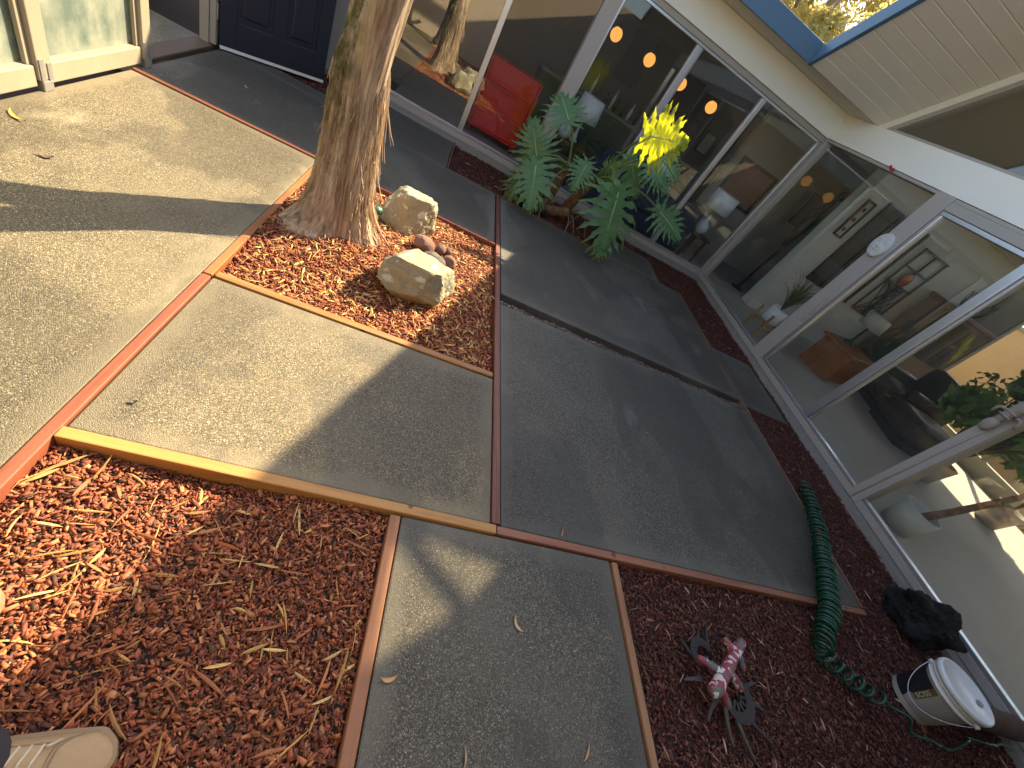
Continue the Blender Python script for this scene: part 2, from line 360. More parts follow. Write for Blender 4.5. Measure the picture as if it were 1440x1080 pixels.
# ------------------------------------------------------------------ mulch
def chips(name, areas, density, zfun, palette, lrange, label, seed, wr=(.28,.55), kindcat='mulch'):
    r = np.random.default_rng(seed); X, Y = [], []
    for (x0, x1, y0, y1) in areas:
        n = int((x1-x0)*(y1-y0)*density); X.append(r.uniform(x0, x1, n)); Y.append(r.uniform(y0, y1, n))
    X = np.concatenate(X); Y = np.concatenate(Y); n = len(X)
    Z = zfun(X, Y) + r.uniform(-.012, .010, n)
    L = lrange[0] + (lrange[1]-lrange[0]) * r.beta(1.3, 3.2, n); W = L * r.uniform(wr[0], wr[1], n); W = np.clip(W, .004, .017); T = r.uniform(.0025, .006, n)
    base = np.array([[-1,-1,-1],[1,-1,-1],[1,1,-1],[-1,1,-1],[-1,-1,1],[1,-1,1],[1,1,1],[-1,1,1]], float) * .5
    P = base[None] * np.stack([L, W, T], 1)[:, None, :] * r.uniform(.55, 1.12, (n, 8, 3))
    P[:, [0, 3, 4, 7], 1] *= r.uniform(.25, 1, (n, 1))
    P[:, :, 2] += (P[:, :, 0] / L[:, None])**2 * r.normal(0, .012, (n, 1))
    a = r.uniform(0, 2*np.pi, n); b = r.normal(0, .17, n); c = r.normal(0, .26, n)
    ca, sa, cb, sb, cc, sc = np.cos(a), np.sin(a), np.cos(b), np.sin(b), np.cos(c), np.sin(c)
    Rz = np.zeros((n,3,3)); Rz[:,0,0]=ca; Rz[:,0,1]=-sa; Rz[:,1,0]=sa; Rz[:,1,1]=ca; Rz[:,2,2]=1
    Ry = np.zeros((n,3,3)); Ry[:,0,0]=cb; Ry[:,0,2]=sb; Ry[:,2,0]=-sb; Ry[:,2,2]=cb; Ry[:,1,1]=1
    Rx = np.zeros((n,3,3)); Rx[:,1,1]=cc; Rx[:,1,2]=-sc; Rx[:,2,1]=sc; Rx[:,2,2]=cc; Rx[:,0,0]=1
    R = Rz @ Ry @ Rx
    P = np.einsum('nij,nkj->nki', R, P) + np.stack([X, Y, Z], 1)[:, None, :]
    fc = np.array([[3,2,1,0],[4,5,6,7],[0,1,5,4],[1,2,6,5],[2,3,7,6],[3,0,4,7]])
    F = (fc[None] + (np.arange(n)*8)[:, None, None]).reshape(-1)
    me = bpy.data.meshes.new(name); me.vertices.add(n*8); me.vertices.foreach_set('co', P.reshape(-1))
    me.loops.add(len(F)); me.loops.foreach_set('vertex_index', F)
    nf = len(F)//4; me.polygons.add(nf); me.polygons.foreach_set('loop_start', np.arange(nf)*4); me.polygons.foreach_set('loop_total', np.full(nf, 4))
    me.update(calc_edges=True)
    pal = np.array(palette); ci = r.integers(0, len(pal), n); C = pal[ci] * r.uniform(.65, 1.3, (n, 1))
    C = np.repeat(np.concatenate([C, np.ones((n, 1))], 1), 8, 0)
    at = me.color_attributes.new('col', 'FLOAT_COLOR', 'POINT'); at.data.foreach_set('color', C.reshape(-1))
    me.materials.append(CHIP); o = bpy.data.objects.new(name, me); COL.objects.link(o)
    return tag(o, label, kindcat, None, 'stuff')
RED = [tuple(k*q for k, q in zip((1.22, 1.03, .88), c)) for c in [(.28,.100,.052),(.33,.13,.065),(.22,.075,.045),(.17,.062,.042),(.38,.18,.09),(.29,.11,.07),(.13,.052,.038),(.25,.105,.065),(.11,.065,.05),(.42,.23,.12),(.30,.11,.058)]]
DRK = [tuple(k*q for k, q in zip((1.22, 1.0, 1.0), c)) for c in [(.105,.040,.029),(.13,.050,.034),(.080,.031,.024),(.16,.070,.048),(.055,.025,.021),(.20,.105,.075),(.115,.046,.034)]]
TX, TY = -.40, 2.44
def z_tree(x, y): return -.028 + .075*np.exp(-((x-TX)**2 + (y-TY)**2)/.16) + .012*np.sin(x*7+1)*np.cos(y*6)
def z_low(x, y): return -.034 + .010*np.sin(x*9+1)*np.cos(y*8) + .012*np.sin(x*3.3)
def z_flat(x, y): return -.030 + .008*np.sin(x*9)*np.cos(y*8)
def bed_ground(name, areas, zf, label):
    V, F = [], []
    for (x0, x1, y0, y1) in areas:
        nx, ny = max(2, int((x1-x0)/.06)), max(2, int((y1-y0)/.06)); s = len(V)
        for i in range(nx+1):
            for j in range(ny+1):
                x = x0 + (x1-x0)*i/nx; y = y0 + (y1-y0)*j/ny; V.append((x, y, float(zf(np.array(x), np.array(y))) - .006))
        for i in range(nx):
            for j in range(ny):
                a = s + i*(ny+1) + j; F.append((a, a+ny+1, a+ny+2, a+1))
    return tag(mesh(name, (V, F), SOIL), label, 'soil', None, 'structure')
A_tree = [(-.692, .664, 1.68, 3.235)]; A_low = [(-.692, .262, -.50, .741)]; A_right = [(1.288, 3.93, -.50, .743)]
A_strip = [(3.208, 3.93, .735, 2.465), (3.208, 3.93, 3.37, 5.31), (2.90, 3.205, 4.385, 5.31), (3.835, 3.93, 2.465, 3.37)]; A_back = [(-1.84, -.712, 4.61, 5.31), (.146, 2.09, 4.408, 5.31), (2.09, 2.9, 4.985, 5.31)]
bed_ground('bed_soil', A_tree, z_tree, None); bed_ground('bed_soil', A_low, z_low, None)
bed_ground('bed_soil', A_right + A_strip + A_back, z_flat, None)
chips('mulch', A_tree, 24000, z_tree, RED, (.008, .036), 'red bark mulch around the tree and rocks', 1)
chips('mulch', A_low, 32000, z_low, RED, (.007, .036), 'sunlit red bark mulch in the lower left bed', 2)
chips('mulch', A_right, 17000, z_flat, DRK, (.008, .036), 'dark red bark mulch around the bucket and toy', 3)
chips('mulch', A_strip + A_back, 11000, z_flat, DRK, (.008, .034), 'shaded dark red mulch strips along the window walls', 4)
chips('gravel', [(.72, 3.17, 2.408, 2.495)], 26000, lambda x, y: -.014 - np.maximum(y-2.45, 0)*1.3 + .006*np.sin(x*17), [(.26,.21,.18),(.18,.14,.12),(.42,.36,.31),(.11,.09,.08),(.30,.17,.13)], (.006, .018), 'loose gravel lying in the slot between the two dark slabs', 5, (.7, 1.0), 'gravel')

def straws(name, areas, n, zf, lr, label, seed, pal):
    r = random.Random(seed); V, F, C = [], [], []
    tot = sum((a[1]-a[0])*(a[3]-a[2]) for a in areas)
    for (x0, x1, y0, y1) in areas:
        for _ in range(int(n*(x1-x0)*(y1-y0)/tot)):
            x, y = r.uniform(x0+.02, x1-.02), r.uniform(y0+.02, y1-.02); L = lr[0] + (lr[1]-lr[0])*r.betavariate(1.4, 2.6); w = r.uniform(.0012, .0046)
            a = r.uniform(0, 6.283); bend = r.gauss(0, .22); tilt = r.gauss(0, .12); z0 = float(zf(np.array(x), np.array(y))) + r.uniform(.006, .020)
            c = r.choice(pal); k = r.uniform(.7, 1.25); p = [x, y, z0]; s = len(V); N = 5; roll = r.gauss(0, .5)
            for i in range(N):
                t = i/(N-1); an = a + bend*(t-.5); q = (p[0], p[1], z0 + tilt*L*(t-.5) + .010*(1-(2*t-1)**2)*abs(bend)); ww = w*(1-.85*abs(2*t-1)**2.2)
                nx, ny = -math.sin(an), math.cos(an)
                V += [(q[0]-nx*ww, q[1]-ny*ww, q[2]-ww*roll), (q[0], q[1], q[2]+.0012), (q[0]+nx*ww, q[1]+ny*ww, q[2]+ww*roll)]; C += [(c[0]*k, c[1]*k, c[2]*k, 1)]*3
                p[0] += math.cos(an)*L/(N-1); p[1] += math.sin(an)*L/(N-1)
                p[0] = min(max(p[0], x0), x1); p[1] = min(max(p[1], y0), y1)
            for i in range(N-1):
                b = s+i*3; F += [(b, b+3, b+4, b+1), (b+1, b+4, b+5, b+2)]
    o = mesh(name, (V, F), STRAW); at = o.data.color_attributes.new('col', 'FLOAT_COLOR', 'POINT'); at.data.foreach_set('color', np.array(C).reshape(-1))
    return tag(o, label, 'straw', None, 'stuff')
YEL = [(.58,.38,.13),(.50,.27,.09),(.64,.46,.18),(.46,.19,.075),(.42,.15,.06),(.40,.14,.06)]
TAN = [(.42,.26,.16),(.36,.20,.12),(.50,.36,.25),(.28,.13,.08)]
straws('straw', A_low, 300, z_low, (.03, .15), 'yellow straw and dry leaves scattered on the lower left mulch', 1, YEL)
straws('straw', A_tree, 3200, z_tree, (.02, .085), 'yellow straw scattered on the mulch around the tree', 2, [tuple(1.15*q for q in c) for c in YEL])
straws('straw', A_right, 330, z_flat, (.03, .10), 'pale straw scattered on the dark mulch near the bucket', 3, TAN)
straws('straw', A_strip + A_back, 300, z_flat, (.03, .09), 'pale straw scattered on the shaded mulch strips', 4, TAN)

# fallen leaves lying on the concrete
def fallen(x, y, a, L, w, col, label):
    V, F = [], []; N = 7
    for i in range(N):
        t = i/(N-1); an = a + .7*(t-.5); px = x + math.cos(an)*L*(t-.5); py = y + math.sin(an)*L*(t-.5); ww = w*math.sin(math.pi*min(max(t, .04), .97))**.8
        nx, ny = -math.sin(an), math.cos(an); z = .004 + .008*(2*t-1)**2
        for s, dz in ((-1, .003), (0, 0), (1, .003)): V.append((px+nx*ww*s, py+ny*ww*s, z+dz))
    for i in range(N-1): F += [(i*3, i*3+3, i*3+4, i*3+1), (i*3+1, i*3+4, i*3+5, i*3+2)]
    n = len(V); V += [(p[0], p[1], p[2]-.0012) for p in V]; F += [tuple(q + n for q in reversed(f)) for f in F]
    m = paint('dry_leaf', col, .6, .2, 60, .1, 200); return tag(mesh('fallen_leaf', (V, F), m, None, True), label, 'leaf', 'dry leaves on the concrete')
fallen(.768, .433, -1.05, .060, .006, (.55, .40, .22), 'largest dry tan leaf in the middle of the near path')
fallen(1.00, .375, .25, .036, .003, (.42, .25, .15), 'thin curved brown leaf right of the middle of the near path')
fallen(.353, .25, .15, .05, .006, (.55, .33, .16), 'tan leaf near the left board of the near path')
fallen(1.008, .104, 1.0, .06, .004, (.45, .28, .15), 'thin leaf at the bottom of the near path')
fallen(.60, .093, 1.6, .06, .003, (.42, .30, .18), 'thin upright sliver of leaf low on the near path')
fallen(1.007, .815, 1.2, .05, .003, (.45, .27, .15), 'thin brown leaf lying against the board of the large dark slab')
fallen(-1.73, 2.196, -.5, .10, .008, (.62, .40, .08), 'yellow leaf at the far left of the sunlit slab')
fallen(-1.491, 1.996, .3, .05, .012, (.12, .08, .06), 'small dark leaf on the sunlit slab left of the tree')
fallen(-1.44, 3.822, -.5, .05, .004, (.55, .42, .25), 'pale leaf on the shaded slab before the navy door')
fallen(-.60, .918, .2, .022, .006, (.08, .06, .05), 'tiny dark leaf in the corner of the sunlit middle slab')

# ------------------------------------------------------------------ roof over the atrium
S = .756; YE, ZE = 4.95, 2.325; YR = 2.2; ZR = ZE + S*(YE-YR); ang = math.atan(S)
roof = empty('roof', (3.4, 4.95, 2.325), 'steep open gable roof with tan ceiling planks and slate blue edge over the atrium', 'roof')
nvec = Vector((0, S, 1)).normalized(); svec = Vector((0, -1, S)).normalized()
def plank(x0, x1, s0, s1, name='ceiling_plank', th=.03, mirror=False, m=PLANK):
    p0 = Vector((0, YE, ZE)); V = []
    prof = [(s0+.006, .0), (s0+.0, .008), (s0, th), (s1-.0015, th), (s1-.0015, .008), (s1-.0075, .0)]
    for x in (x0, x1):
        for s, h in prof:
            q = p0 + svec*s + nvec*h; y = q.y if not mirror else 2*YR - q.y
            V.append((x, y, q.z))
    n = len(prof); F = [tuple(range(n)), tuple(range(2*n-1, n-1, -1))] + [(i, (i+1) % n, n+(i+1) % n, n+i) for i in range(n)]
    return mesh(name, (V, F), m, roof)
slen = (YE-YR)/math.cos(ang); pw = .131; npk = int(slen/pw)
HX0, HX1, HS0, HS1 = 3.32, 3.74, 0.0, 0.0
# added unseen roof hole, shaped to drop the patch of light on the path
hole = dict(x0=3.28, x1=3.90, s0=2.10, s1=2.62)
for i in range(npk+1):
    s0, s1 = i*pw, min((i+1)*pw, slen)
    if s1 > hole['s0'] and s0 < hole['s1']:
        plank(2.93, hole['x0'], s0, s1); plank(hole['x1'], 4.06, s0, s1)
    else: plank(2.93, 4.06, s0, s1)
# roof boards above and the far slope
def slope_sheet(name, x0, x1, s0, s1, h0, h1, m, mirror=False, parent=roof):
    V = []
    for x in (x0, x1):
        for s, h in ((s0,h0),(s1,h0),(s1,h1),(s0,h1)):
            q = Vector((0, YE, ZE)) + svec*s + nvec*h; V.append((x, q.y if not mirror else 2*YR-q.y, q.z))
    return mesh(name, (V, [(0,1,2,3),(7,6,5,4),(0,4,5,1),(1,5,6,2),(2,6,7,3),(3,7,4,0)]), m, parent)
TARP = paint('roof_felt', (.10, .10, .10), .9, .2, 10, .3, 60)
slope_sheet('roof_deck', 2.93, hole['x0'], -.02, slen, .034, .12, TARP); slope_sheet('roof_deck', hole['x1'], 8.7, -.02, slen, .034, .12, TARP)
slope_sheet('roof_deck', hole['x0'], hole['x1'], -.02, hole['s0'], .034, .12, TARP); slope_sheet('roof_deck', hole['x0'], hole['x1'], hole['s1'], slen, .034, .12, TARP)
# added frame and bar, cut to the outline of the light patch
def roof_pt(x, sl, h): q = Vector((0, YE, ZE)) + svec*sl + nvec*h; return (x, q.y, q.z)
outer = [(3.28, 2.10), (3.90, 2.10), (3.90, 2.62), (3.28, 2.62)]; inner = [(3.359, 2.192), (3.828, 2.249), (3.767, 2.365), (3.539, 2.546)]
V = [roof_pt(x, q, h) for h in (.07, .10) for x, q in outer + inner]; F = []
for i in range(4):
    j = (i+1) % 4; F += [(i, j, 4+j, 4+i), (8+4+i, 8+4+j, 8+j, 8+i), (4+i, 4+j, 12+j, 12+i)]
mesh('sun_patch_frame', (V, F), BLUE, roof)
V = [roof_pt(x, q, h) for h in (.072, .098) for x, q in ((3.390, 2.225), (3.425, 2.183), (3.775, 2.358), (3.738, 2.400))]
mesh('sun_patch_bar', (V, [(3,2,1,0),(4,5,6,7),(0,1,5,4),(1,2,6,5),(2,3,7,6),(3,0,4,7)]), BLUE, roof)
slope_sheet('sun_patch_pane', 3.285, 3.895, 2.105, 2.615, .108, .114, glass_mat('sun_patch_dimming_glass', (.76, .75, .72), 1.5))  # added tinted pane that dims the light patch
slope_sheet('ceiling_board', 2.93, 8.7, 0, slen, 0, .03, PLANK, True); slope_sheet('roof_deck', 2.93, 8.7, -.02, slen, .034, .12, TARP, True)
slope_sheet('room_ceiling', 4.20, 8.7, .02, slen, -.02, .03, INCEIL)
# blue fascia round the opening: vertical along the eave, following the slope at the right
fa = empty('x', (0,0,0)); bpy.data.objects.remove(fa)
box('blue_fascia', -1.86, 2.886, 4.952, 4.99, 2.318, 2.452, BLUE, roof, .003)
box('blue_fascia_ledge', -1.86, 2.886, 4.956, 4.99, 2.4525, 2.485, BLUE, roof, .003)
def rake_bar(name, x0, x1, v0, v1, m, s0=-.01, s1=None, mirror=False):
    s1 = slen if s1 is None else s1; V = []
    for x in (x0, x1):
        for s, h in ((s0,v0),(s1,v0),(s1,v1),(s0,v1)):
            q = Vector((0, YE, ZE)) + svec*s; V.append((x, q.y if not mirror else 2*YR-q.y, q.z+h))
    return mesh(name, (bevelled((V, [(3,2,1,0),(4,5,6,7),(0,1,5,4),(1,2,6,5),(2,3,7,6),(3,0,4,7)]), .003)), m, roof)
rake_bar('blue_fascia', 2.888, 2.928, -.012, .135, BLUE); rake_bar('blue_fascia_ledge', 2.893, 2.928, .1355, .160, BLUE)
rake_bar('blue_fascia', 2.888, 2.928, -.012, .135, BLUE, mirror=True)
box('eave_soffit', -1.9, 4.05, 4.995, 5.47, 2.325, 2.36, TRIMW, roof)
box('eave_soffit', 2.93, 4.05, 4.952, 4.994, 2.325, 2.36, TRIMW, roof)
box('flat_roof', -2.2, 8.7, 4.995, 9.6, 2.462, 2.480, TARP, roof)
box('ridge_beam', -1.86, 8.7, YR-.06, YR+.06, ZR-.10, ZR+.06, WHITE, roof)
# gable end above the right window wall
box('eave_beam', -1.9, 4.02, 5.425, 5.56, 2.056, 2.322, WHITE, roof, .003)
box('eave_beam', 4.022, 4.16, -.55, 5.60, 2.062, 2.323, WHITE, roof, .003)
rake_bar('rake_trim', 4.03, 4.16, -.098, -.003, TRIMW, .0)
rake_bar('rake_stop', 4.055, 4.13, -.135, -.099, TAUPE, .0); rake_bar('rake_trim', 4.03, 4.16, -.098, -.003, TRIMW, .0, None, True)
box('clerestory_sill', 4.035, 4.14, -.55, 4.85, 2.324, 2.348, TAUPE, roof, .002)
mesh('clerestory_pane', ([(4.09,4.78,2.349),(4.09,YR,2.349),(4.09,YR,ZR-.15),(4.096,4.78,2.349),(4.096,YR,2.349),(4.096,YR,ZR-.15)], [(0,1,2),(5,4,3),(0,3,4,1),(1,4,5,2),(2,5,3,0)]), GLASS, roof)

# ------------------------------------------------------------------ window walls
def rail(name, a, b, w, d, axis, plane, z0, z1, m, parent, off=0.0):
    """upright or rail on a wall: axis 0 = wall along x (plane is y), 1 = along y (plane is x); a,b extent along the wall"""
    if axis == 0: return box(name, a, b, plane+off, plane+off+d, z0, z1, m, parent, .003, 1)
    return box(name, plane+off, plane+off+d, a, b, z0, z1, m, parent, .003, 1)
bw = empty('window_wall', (1.7, 5.45, 0), 'back window wall of tall glass panes behind the philodendron', 'window wall')
YB = 5.45; HEAD = 2.055
rail('sill', -.74, 4.02, 0, .10, 0, YB, .014, .075, TAUPE, bw); rail('sill_track', -.74, 4.02, 0, .05, 0, YB, .076, .105, ALU, bw, .012)
rail('head', -.74, 4.02, 0, .09, 0, YB, 2.00, HEAD, TAUPE, bw, .006); rail('head_track', .9, 4.02, 0, .04, 0, YB, 1.972, 1.999, ALU, bw, .02)
rail('post', -.80, -.742, 0, .11, 0, YB, .014, HEAD, TAUPE, bw, -.01)
rail('mullion', .105, .165, 0, .055, 0, YB, .106, 1.999, ALU, bw, .012)
rail('post', .955, 1.115, 0, .13, 0, YB, .016, HEAD+.001, TAUPE, bw, -.012)
rail('mullion', 2.020, 2.085, 0, .05, 0, YB, .106, 1.971, ALU, bw, .012); rail('mullion', 3.020, 3.075, 0, .05, 0, YB, .106, 1.971, ALU, bw, .012)
rail('stile', 2.09, 2.115, 0, .03, 0, YB, .106, 1.971, STEEL, bw, .04); rail('stile', 3.08, 3.10, 0, .03, 0, YB, .106, 1.971, STEEL, bw, .04)
rail('stile', 1.117, 1.14, 0, .03, 0, YB, .106, 1.971, ALU, bw, .02); rail('stile', 3.985, 4.018, 0, .04, 0, YB, .106, 1.971, ALU, bw, .012)
for a, b in ((-.741, .104), (.166, .954), (1.141, 2.019), (2.116, 3.019), (3.101, 3.984)):
    box('pane', a, b, YB+.034, YB+.040, .1055, 1.9985, FILM if b < .2 else (FILM2 if b < 1 else GLASS), bw)
rw = empty('window_wall', (4.05, 2.5, 0), 'right window wall of tall glass panes with the oval face plaque', 'window wall')
XW = 4.05
rail('corner_post', 5.40, 5.52, 0, .10, 1, XW, .014, HEAD+.003, TAUPE, rw, -.028)
rail('sill', -.55, 5.398, 0, .10, 1, XW, .014, .07, TAUPE, rw, -.025); rail('sill_track', -.55, 5.398, 0, .05, 1, XW, .071, .098, ALU, rw, -.012)
rail('head', -.55, 5.398, 0, .09, 1, XW, 2.03, HEAD+.004, TAUPE, rw, -.018)
rail('post', 3.515, 3.705, 0, .12, 1, XW, .016, 2.061, TAUPE, rw, -.032)
rail('head_casing', 1.822, 3.514, 0, .06, 1, XW, 1.955, 2.029, TAUPE, rw, -.028); rail('head_track', 1.822, 3.514, 0, .04, 1, XW, 1.918, 1.954, ALU, rw, -.016)
rail('stile', 3.478, 3.513, 0, .04, 1, XW, .099, 1.917, ALU, rw, -.016)
rail('mullion', 2.600, 2.675, 0, .05, 1, XW, .099, 1.917, ALU, rw, -.016); rail('stile', 2.575, 2.598, 0, .03, 1, XW, .099, 1.917, STEEL, rw, .01)
rail('post', 1.700, 1.820, 0, .12, 1, XW, .016, 2.061, TAUPE, rw, -.030); rail('post_bead', 1.752, 1.764, 0, .02, 1, XW, .018, 2.059, STEEL, rw, -.036)
rail('post', -.15, -.03, 0, .12, 1, XW, .016, 2.061, TAUPE, rw, -.030)
for a, b in ((3.706, 5.398), (2.676, 3.477), (1.822, 2.574), (-.028, 1.698)):
    box('pane', XW+.012, XW+.018, a, b, .0985, 2.0295 if a > 3.7 or a < 0 else 1.9175, GLASS, rw)
box('latch', XW-.05, XW-.033, 3.53, 3.545, .72, .95, ALU, rw, .003); box('latch', XW-.05, XW-.034, 3.535, 3.55, .62, .70, ALU, rw, .003)

# ------------------------------------------------------------------ left screen, door, walls
XS = -1.85
def screen(y0, y1, label, endpost=True):
    s = empty('frosted_screen', (XS, (y0+y1)/2, 0), label, 'screen', 'frosted glass screens on the left')
    box('post', XS-.07, XS+.03, y0, y0+.085, .05, 2.30, CREAMW, s, .005)
    if endpost: box('post', XS-.07, XS+.03, y1-.085, y1, .05, 2.30, CREAMW, s, .005)
    else: y1 += .085
    box('bottom_rail', XS-.06, XS+.018, y0+.086, y1-.086, .022, .115, CREAMW, s, .006); box('top_rail', XS-.06, XS+.018, y0+.086, y1-.086, 2.18, 2.299, CREAMW, s, .006)
    box('glazing_bead', XS-.012, XS+.008, y0+.086, y0+.112, .116, 2.179, CREAMW, s, .003); box('glazing_bead', XS-.012, XS+.008, y1-.112, y1-.086, .116, 2.179, CREAMW, s, .003)
    box('pane', XS-.032, XS-.024, y0+.087, y1-.087, .1155, 2.1795, FROST, s)
    for yy in ((y0, y1-.085) if endpost else (y0,)):
        b = box('bracket', XS-.055, XS+.034, yy+.012, yy+.073, .001, .049, STEEL, s, .004)
        mesh('bracket_ear', join(boxvf(XS+.0305, XS+.035, yy+.008, yy+.032, .05, .145), boxvf(XS+.0305, XS+.035, yy+.052, yy+.077, .05, .125)), STEEL, b)
    return s
screen(2.505, 3.40, 'frosted glass screen in cream frame nearest the doorway'); screen(1.50, 2.504, 'frosted glass screen cut off by the left edge of the photo', False)
for y0 in (.5, -.5): screen(y0, y0+.999, 'frosted glass screen behind the photographer, outside the photo' if y0 > 0 else 'last frosted glass screen by the rear wall, outside the photo', False)
dp = empty('door_frame', (-1.9, 4.31, 0), 'weathered cream door post left of the navy door', 'door frame')
box('jamb', -1.96, -1.90, 4.285, 4.36, .0, 2.30, CREAMW, dp, .004); box('stop', -1.899, -1.855, 4.295, 4.36, .02, 2.30, CREAMW, dp, .004)
box('lintel', -1.93, -1.84, 3.405, 4.28, 2.12, 2.30, CREAMW, dp, .004)
box('hinge', -1.853, -1.845, 4.30, 4.345, .20, .30, STEEL, dp, .002); box('threshold', -1.99, -1.865, 3.41, 4.28, .001, .018, DARKW, dp, .003)
# navy panelled door swung into the atrium
dx0, dy0, dx1, dy1 = -1.835, 4.315, -1.185, 4.835
da = math.atan2(dy1-dy0, dx1-dx0); dw = math.hypot(dx1-dx0, dy1-dy0)
door = empty('panelled_door', (dx0, dy0, 0), 'navy blue panelled door standing open beside the tree trunk', 'door')
DM = Matrix.Translation((dx0, dy0, 0)) @ Matrix.Rotation(da, 4, 'Z')
cols = [(.115, .375), (.475, dw-.105)]; rows = [(.23, .80), (.93, 1.55), (1.66, 1.90)]
mesh('leaf', xf(boxvf(0, dw, .012, .034, .028, 2.06), DM), NAVY, door)
st = [boxvf(0, .113, 0, .046, .028, 2.06), boxvf(dw-.103, dw, 0, .046, .028, 2.06), boxvf(.3775, .4725, .0005, .0455, .029, 2.059)]
for z0, z1 in ((.028, .228), (.802, .928), (1.552, 1.658), (1.902, 2.06)): st.append(boxvf(.1135, dw-.1035, -.0004, .0464, z0+.0003, z1))
for q in st: mesh('rail', xf(bevelled(q, .004), DM), NAVY, door)
for x0, x1 in cols:
    for z0, z1 in rows: mesh('panel', xf(bevelled(boxvf(x0+.035, x1-.035, .002, .044, z0+.04, z1-.04), .012, 2), DM), NAVY, door)
mesh('door_sweep', xf(boxvf(.002, dw-.002, -.006, -.001, .012, .034), DM), paint('white_sweep', (.75, .74, .68), .5, .05), door)
kb = mesh('knob', xf(lathe([(.012, 0), (.012, .03), (.028, .045), (.03, .06), (.02, .075)], (0, 0, 0), 20), DM @ Matrix.Translation((dw-.06, 0, 1.0)) @ Matrix.Rotation(math.pi/2, 4, 'X')), ALU, door, True)
# solid walls round the atrium
def wall(name, x0, x1, y0, y1, z0, z1, m, label):
    return tag(box(name, x0, x1, y0, y1, z0, z1, m), label, 'wall')
wall('side_wall', -2.0, -1.905, 4.37, 5.55, -.1, 2.46, STUCCO, 'beige wall in the shade behind the navy door')
wall('panel_wall', -1.90, -.805, 5.46, 5.56, -.1, 2.055, GREYW, 'grey wall panel between the navy door and the back windows')
wall('rear_wall', -1.9, 4.05, -.68, -.56, -.1, 2.325, STUCCO, 'beige wall closing the atrium behind the photographer')
wall('garden_wall', -3.9, -3.78, -1.5, 9.0, -.1, 1.7, STUCCO, 'low beige garden wall beyond the open doorway')
# thin hanging thing between door and trunk
hb = empty('wall_banner', (-1.02, 5.44, 1.0), 'small blue and white banner hanging beside the navy door', 'banner')
mesh('cloth', ([(-1.12+.16*i/6, 5.43+.012*math.sin(i*1.7), z) for z in (.55, .85, 1.25) for i in range(7)] + [(-1.12+.16*i/6, 5.44+.012*math.sin(i*1.7), z) for z in (.55, .85, 1.25) for i in range(7)],
     [(j*7+i, j*7+i+1, j*7+i+8, j*7+i+7) for j in range(2) for i in range(6)] + [(21+j*7+i+7, 21+j*7+i+8, 21+j*7+i+1, 21+j*7+i) for j in range(2) for i in range(6)]), paint('banner_blue', (.04, .13, .42), .6, .5, 30), hb)
mesh('rod', tube([(-1.13, 5.44, 1.255), (-.95, 5.44, 1.255)], .006), WHITE, hb)

# ------------------------------------------------------------------ tree with shaggy bark
def bark_mat():
    n = NT('shaggy_bark'); v = n.mapping(n.obj(), (26, 26, 1.7)); f = n.noise(v, 1.0, 7, .65)
    c = n.ramp(f, [(.22, (.085, .045, .026)), (.38, (.24, .17, .112)), (.54, (.42, .33, .23)), (.74, (.64, .55, .42))])
    big = n.noise(n.mapping(n.obj(), (3, 3, 1)), 1.6, 4, .6)
    c = n.mix(n.ramp(big, [(.4, 0.0), (.7, .55)]), c, n.mix(1.0, c, (1.1, .96, .82), 'MULTIPLY'))
    sp = n.n('ShaderNodeSeparateXYZ'); n.l(n.obj(), sp.inputs[0])
    mz = n.n('ShaderNodeMapRange'); n.l(sp.outputs['Z'], mz.inputs[0]); mz.inputs[1].default_value = .35; mz.inputs[2].default_value = .85
    mx = n.n('ShaderNodeMapRange'); n.l(sp.outputs['X'], mx.inputs[0]); mx.inputs[1].default_value = -.40; mx.inputs[2].default_value = -.49
    mm = n.math('MULTIPLY', n.math('MULTIPLY', mz.outputs[0], mx.outputs[0]), n.ramp(n.noise(n.obj(), 9, 5, .7), [(.36, 0.0), (.55, .9)]))
    c = n.mix(mm, c, (.075, .075, .012))
    n.bsdf(c, .85, n.bump(f, .9, .012), .2); return n.m
BARK = bark_mat(); BARKP = paint('pale_bark_fibre', (.62, .47, .30), .8, .35, 30, .3, 60, stretch=(1,1,.2))
tree = empty('tree', (TX, TY, 0), 'large tree with shaggy peeling bark standing in the sunlit mulch bed', 'tree')
def trunk_c(z):   # centre line
    return Vector((-.405 - .045*z + .008*math.sin(z*3), 2.47 - .06*z, z))
def trunk_r(z, a):
    r = .128 - .012*z + .075*math.exp(-max(z, 0)/.10) + .035*math.exp(-max(z, 0)/.35)
    fl = math.exp(-max(z, 0)/.12)
    r += fl*(.055*math.cos(3*a+.6) + .07*max(0, math.cos(a-math.radians(232)))**3)
    if z > .80: r *= 1 - .50*min(1, (z-.80)/.22)**1.6
    r *= 1 + .035*noise.noise(Vector((math.cos(a)*1.5, math.sin(a)*1.5, z*1.3)))
    r += .016*abs(noise.noise(Vector((math.cos(a)*5.5+z*.5, math.sin(a)*5.5, z*1.2)))) + .012*abs(noise.noise(Vector((math.cos(a)*13+z*.8, math.sin(a)*13, z*2.2)))) + .006*noise.noise(Vector((math.cos(a)*30, math.sin(a)*30, z*6)))
    return r
def trunk_pt(z, a, lift=0.0):
    c = trunk_c(z); r = trunk_r(z, a) + lift
    return Vector((c.x + r*math.cos(a), c.y + r*math.sin(a), z))
V, F = [], []; NA, NZ = 220, 150
zs = [-.05 + 1.07*(i/(NZ-1)) for i in range(NZ)]
for z in zs:
    for k in range(NA): V.append(tuple(trunk_pt(z, 2*math.pi*k/NA)))
for i in range(NZ-1):
    for k in range(NA): F.append((i*NA+k, i*NA+(k+1) % NA, (i+1)*NA+(k+1) % NA, (i+1)*NA+k))
